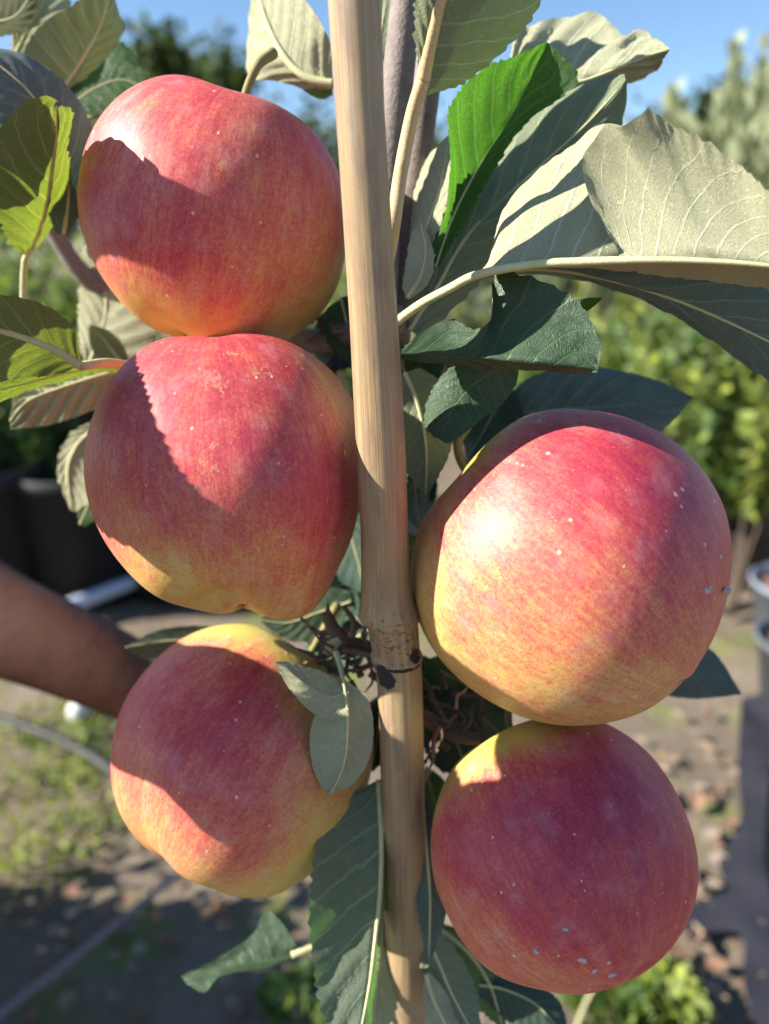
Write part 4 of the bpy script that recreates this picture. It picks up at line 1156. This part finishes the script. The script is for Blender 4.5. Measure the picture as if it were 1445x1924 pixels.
# dark shaded leaves filling the gaps round the spurs
for (x0, y0, x1, y1, wd_, dd, mt) in [(750,640,800,940,60,.285,M_LEAF), (790,660,760,900,55,.295,M_LEAF_BLUE), (860,640,770,840,55,.275,M_LEAF), (770,820,790,1000,40,.285,M_LEAF_BLUE), (700,1180,560,1260,50,.295,M_LEAF),
                             (700,560,600,700,60,.285,M_LEAF_BLUE), (640,600,700,700,45,.282,M_LEAF), (740,1230,830,1330,45,.285,M_LEAF), (760,1400,850,1300,50,.29,M_LEAF_BLUE), (720,1300,700,1450,40,.285,M_LEAF), (800,1440,830,1560,30,.30,M_LEAF), (960,720,880,860,60,.288,M_LEAF_BLUE), (720,1130,760,1280,40,.3,M_LEAF), (640,930,700,1160,45,.30,M_LEAF_BLUE), (700,880,680,1080,40,.31,M_LEAF), (790,1240,960,1330,45,.30,M_LEAF), (860,1300,960,1400,45,.31,M_LEAF_BLUE), (720,1080,800,1000,35,.31,M_LEAF), (600,1110,680,1170,40,.31,M_LEAF_BLUE), (790,1560,850,1700,30,.31,M_LEAF)]:
    q0, q1 = Vector((x0, y0)), Vector((x1, y1)); dv = (q1 - q0); pv = Vector((-dv.y, dv.x)).normalized() * wd_
    md = [(*(q0 + dv * t), dd + .006 * math.sin(3 * t)) for t in (0, .33, .66, 1)]
    lf = [(*(q0 + dv * t + pv * k_), dd + .012) for t, k_ in ((0, 0), (.25, .85), (.55, 1), (.8, .6), (1, 0))]
    rg = [(*(q0 + dv * t - pv * k_), dd - .004) for t, k_ in ((0, 0), (.25, .85), (.55, 1), (.8, .6), (1, 0))]
    leaf(md, lf, rg, show='top', mat=mt, teeth=14, tooth=.012)
leaf([(640,560,.27),(650,600,.268),(660,640,.266),(668,690,.265)], [(635,570,.27),(612,600,.27),(620,650,.268),(664,690,.265)], [(650,555,.27),(690,590,.27),(700,650,.268),(672,690,.265)], show='top', teeth=8)
leaf([(800,1290,.29),(830,1340,.29),(860,1400,.29),(880,1460,.29)], [(790,1310,.29),(790,1380,.29),(820,1440,.29),(876,1462,.29)], [(810,1280,.29),(880,1310,.29),(905,1390,.29),(884,1458,.29)], show='top', mat=M_LEAF_BLUE, teeth=8)
leaf([(660,1130,.30),(600,1150,.30),(540,1170,.30),(490,1165,.30)], [(660,1110,.3),(600,1105,.3),(530,1130,.3),(490,1163,.3)], [(665,1150,.3),(610,1200,.3),(540,1200,.3),(490,1168,.3)], show='top', mat=M_LEAF, teeth=8)

# --- dry fruiting spurs
def spur(cx, cy, d, n, sx, sy, seed):
    r_ = random.Random(seed)
    root = None
    vs, fs = [], []
    for i in range(n):
        a = P(cx + r_.gauss(0, sx * .35), cy + r_.gauss(0, sy * .35), d + r_.gauss(0, .006))
        pts = [a]
        q = Vector((r_.gauss(0, 1), r_.gauss(0, 1), r_.gauss(0, 1))).normalized()
        for k in range(3):
            q = (q + Vector((r_.gauss(0, .6), r_.gauss(0, .6), r_.gauss(0, .6)))).normalized()
            pts.append(pts[-1] + q * (0.0035 + .003 * r_.random()))
        rad = .0004 + .0007 * r_.random()
        v, f = tube_data(pts, [rad * 1.4, rad, rad * .8, rad * .4], n=7, k=14)
        o = len(vs)
        vs += [list(x) for x in v]; fs += [[o + k for k in ff] for ff in f]
        # shrivelled scale at the end
        e = pts[-1]; u = q.cross(Vector((0, 0, 1))).normalized() * .0011; o = len(vs)
        vs += [list(e - u), list(e + u), list(e + q * .005 + u * .1), list(e + q * .0047 - u * .2)]
        fs.append([o, o + 1, o + 2, o + 3])
    s = mesh_obj('fruit_spur', vs, fs, M_TWIG, TREE)
    return s
spur(640, 1190, .262, 15, 75, 70, 3)
spur(660, 1255, .266, 11, 60, 50, 4)
spur(845, 1370, .270, 16, 60, 90, 5)
spur(600, 615, .275, 12, 60, 30, 6)
tube('branch', [P(735, 1230, .262), P(680, 1215, .264), P(640, 1200, .262), P(610, 1150, .262)], [.003, .0028, .0026, .002], M_TWIG, TREE, n=10)
tube('branch', [P(745, 1330, .262), P(800, 1350, .268), P(850, 1380, .27), P(900, 1390, .272)], [.003, .0028, .0026, .002], M_TWIG, TREE, n=10)
tube('bud', [P(612, 1230, .262), P(622, 1215, .261), P(640, 1200, .26)], [.0012, .0022, .0014], M_PETIOLE, TREE, n=10)

# --- unseen leaves added towards the sun, outlines shaped to shade the apples
def shade_leaf(ap, mid, left, right, t, **kw):
    def conv(q):
        return on_apple(ap, q[0], q[1]) + SUN * t + FWD * (q[2] if len(q) > 2 else 0)
    return leaf(mid, left, right, conv=conv, **kw)
E1 = SUN.cross(Vector((0, 0, 1))).normalized()
E2 = E1.cross(SUN).normalized()
if E2.z < 0: E2 = -E2
if E1.y < 0: E1 = -E1
def sun_leaf(p, t, ang, length, width, **kw):
    """a leaf held square to the sun, t metres up the ray from p; ang is measured in the plane facing the sun"""
    a = E1 * math.cos(ang) + E2 * math.sin(ang); b = -E1 * math.sin(ang) + E2 * math.cos(ang)
    c = Vector(p) + SUN * t
    prof = [(-.5, 0), (-.36, .30), (-.12, .48), (.12, .46), (.34, .28), (.5, 0)]
    mid = [c + a * (length * x) + SUN * (.006 * (1 - 4 * x * x)) for x, _ in prof]
    L = [c + a * (length * x) + b * (width * y) for x, y in prof]
    R_ = [c + a * (length * x) - b * (width * y) for x, y in prof]
    return leaf(mid, L, R_, conv=lambda q: q, **kw)
shade_leaf(A1, [(165,410),(240,405),(360,415),(470,440)], [(150,411,.01),(162,328),(205,307),(255,314),(300,325),(380,362),(430,388),(475,436)], [(150,414,.01),(166,494),(240,480),(310,487),(350,520),(400,560),(472,446)], .095, show='top', teeth=26, tooth=.010, quilt=0, cup=0)
shade_leaf(A2, [(250,680),(255,780),(300,900),(425,965)], [(232,690),(165,770,.004),(140,870,.012),(160,965,.010),(330,1060),(430,1005)], [(264,664),(270,720),(282,800),(312,880),(362,930),(426,966)], .085, show='top', teeth=22, tooth=.018, quilt=0, cup=0)
shade_leaf(A5, [(180,1300),(300,1370),(400,1440),(520,1570)], [(150,1425,.02),(215,1440),(300,1480),(400,1535),(518,1590)], [(200,1190,.04),(350,1215),(430,1222),(560,1300),(600,1480),(525,1575)], .14, show='top', teeth=18, tooth=.004, quilt=0, cup=0)
LOW = P(1055, 1595, .257)
sun_leaf(LOW - E1 * .018 - E2 * .016, .27, 0.0, .125, .056, show='top', quilt=0, teeth=20, tooth=.008)
sun_leaf(LOW - E1 * .046 + E2 * .012, .29, 0.0, .076, .048, show='top', quilt=0, teeth=20, tooth=.008)
sun_leaf(LOW - E1 * .016 + E2 * .034, .28, 0.0, .080, .024, show='top', quilt=0, teeth=20, tooth=.006)

# --- low bushes added out of view on the sunny side, shading the soil
for (x, y, z, sp, n) in [(-.80, .62, .42, .10, 12), (-.72, .42, .44, .10, 12), (-.62, .30, .40, .11, 12), (-1.15, .70, .60, .12, 13), (-.90, .50, .52, .12, 13), (-.86, .66, .48, .11, 14), (-.70, .52, .40, .10, 14)]:
    root = tag(empty('leafy_bush', (x, y, 0.0)), 'low leafy bush added beyond the left edge to shade the soil', 'bush', 'low bushes beyond the left edge')
    b = Vector((x, y, 0)); C, D, S = [], [], []
    for k in range(n):
        ph = k * 2.4; rr = sp * math.sqrt((k + .5) / n)
        p1 = b + Vector((rr * 1.3 * math.cos(ph), rr * 1.3 * math.sin(ph), z * (.75 + .25 * rng.random())))
        p0 = b + Vector((rr * .4 * math.cos(ph), rr * .4 * math.sin(ph), .06))
        tube('stem', [b, p0, p1], [.004, .003, .0015], M_BARK, root, n=6)
        c, dd, ss = shoot_leaves(p0, p1, 32, .05, .06, .3)
        C += c; D += dd; S += ss
    crown('foliage', root, C, D, S, M_FOL_GREEN, base=(x, y, z * .6))
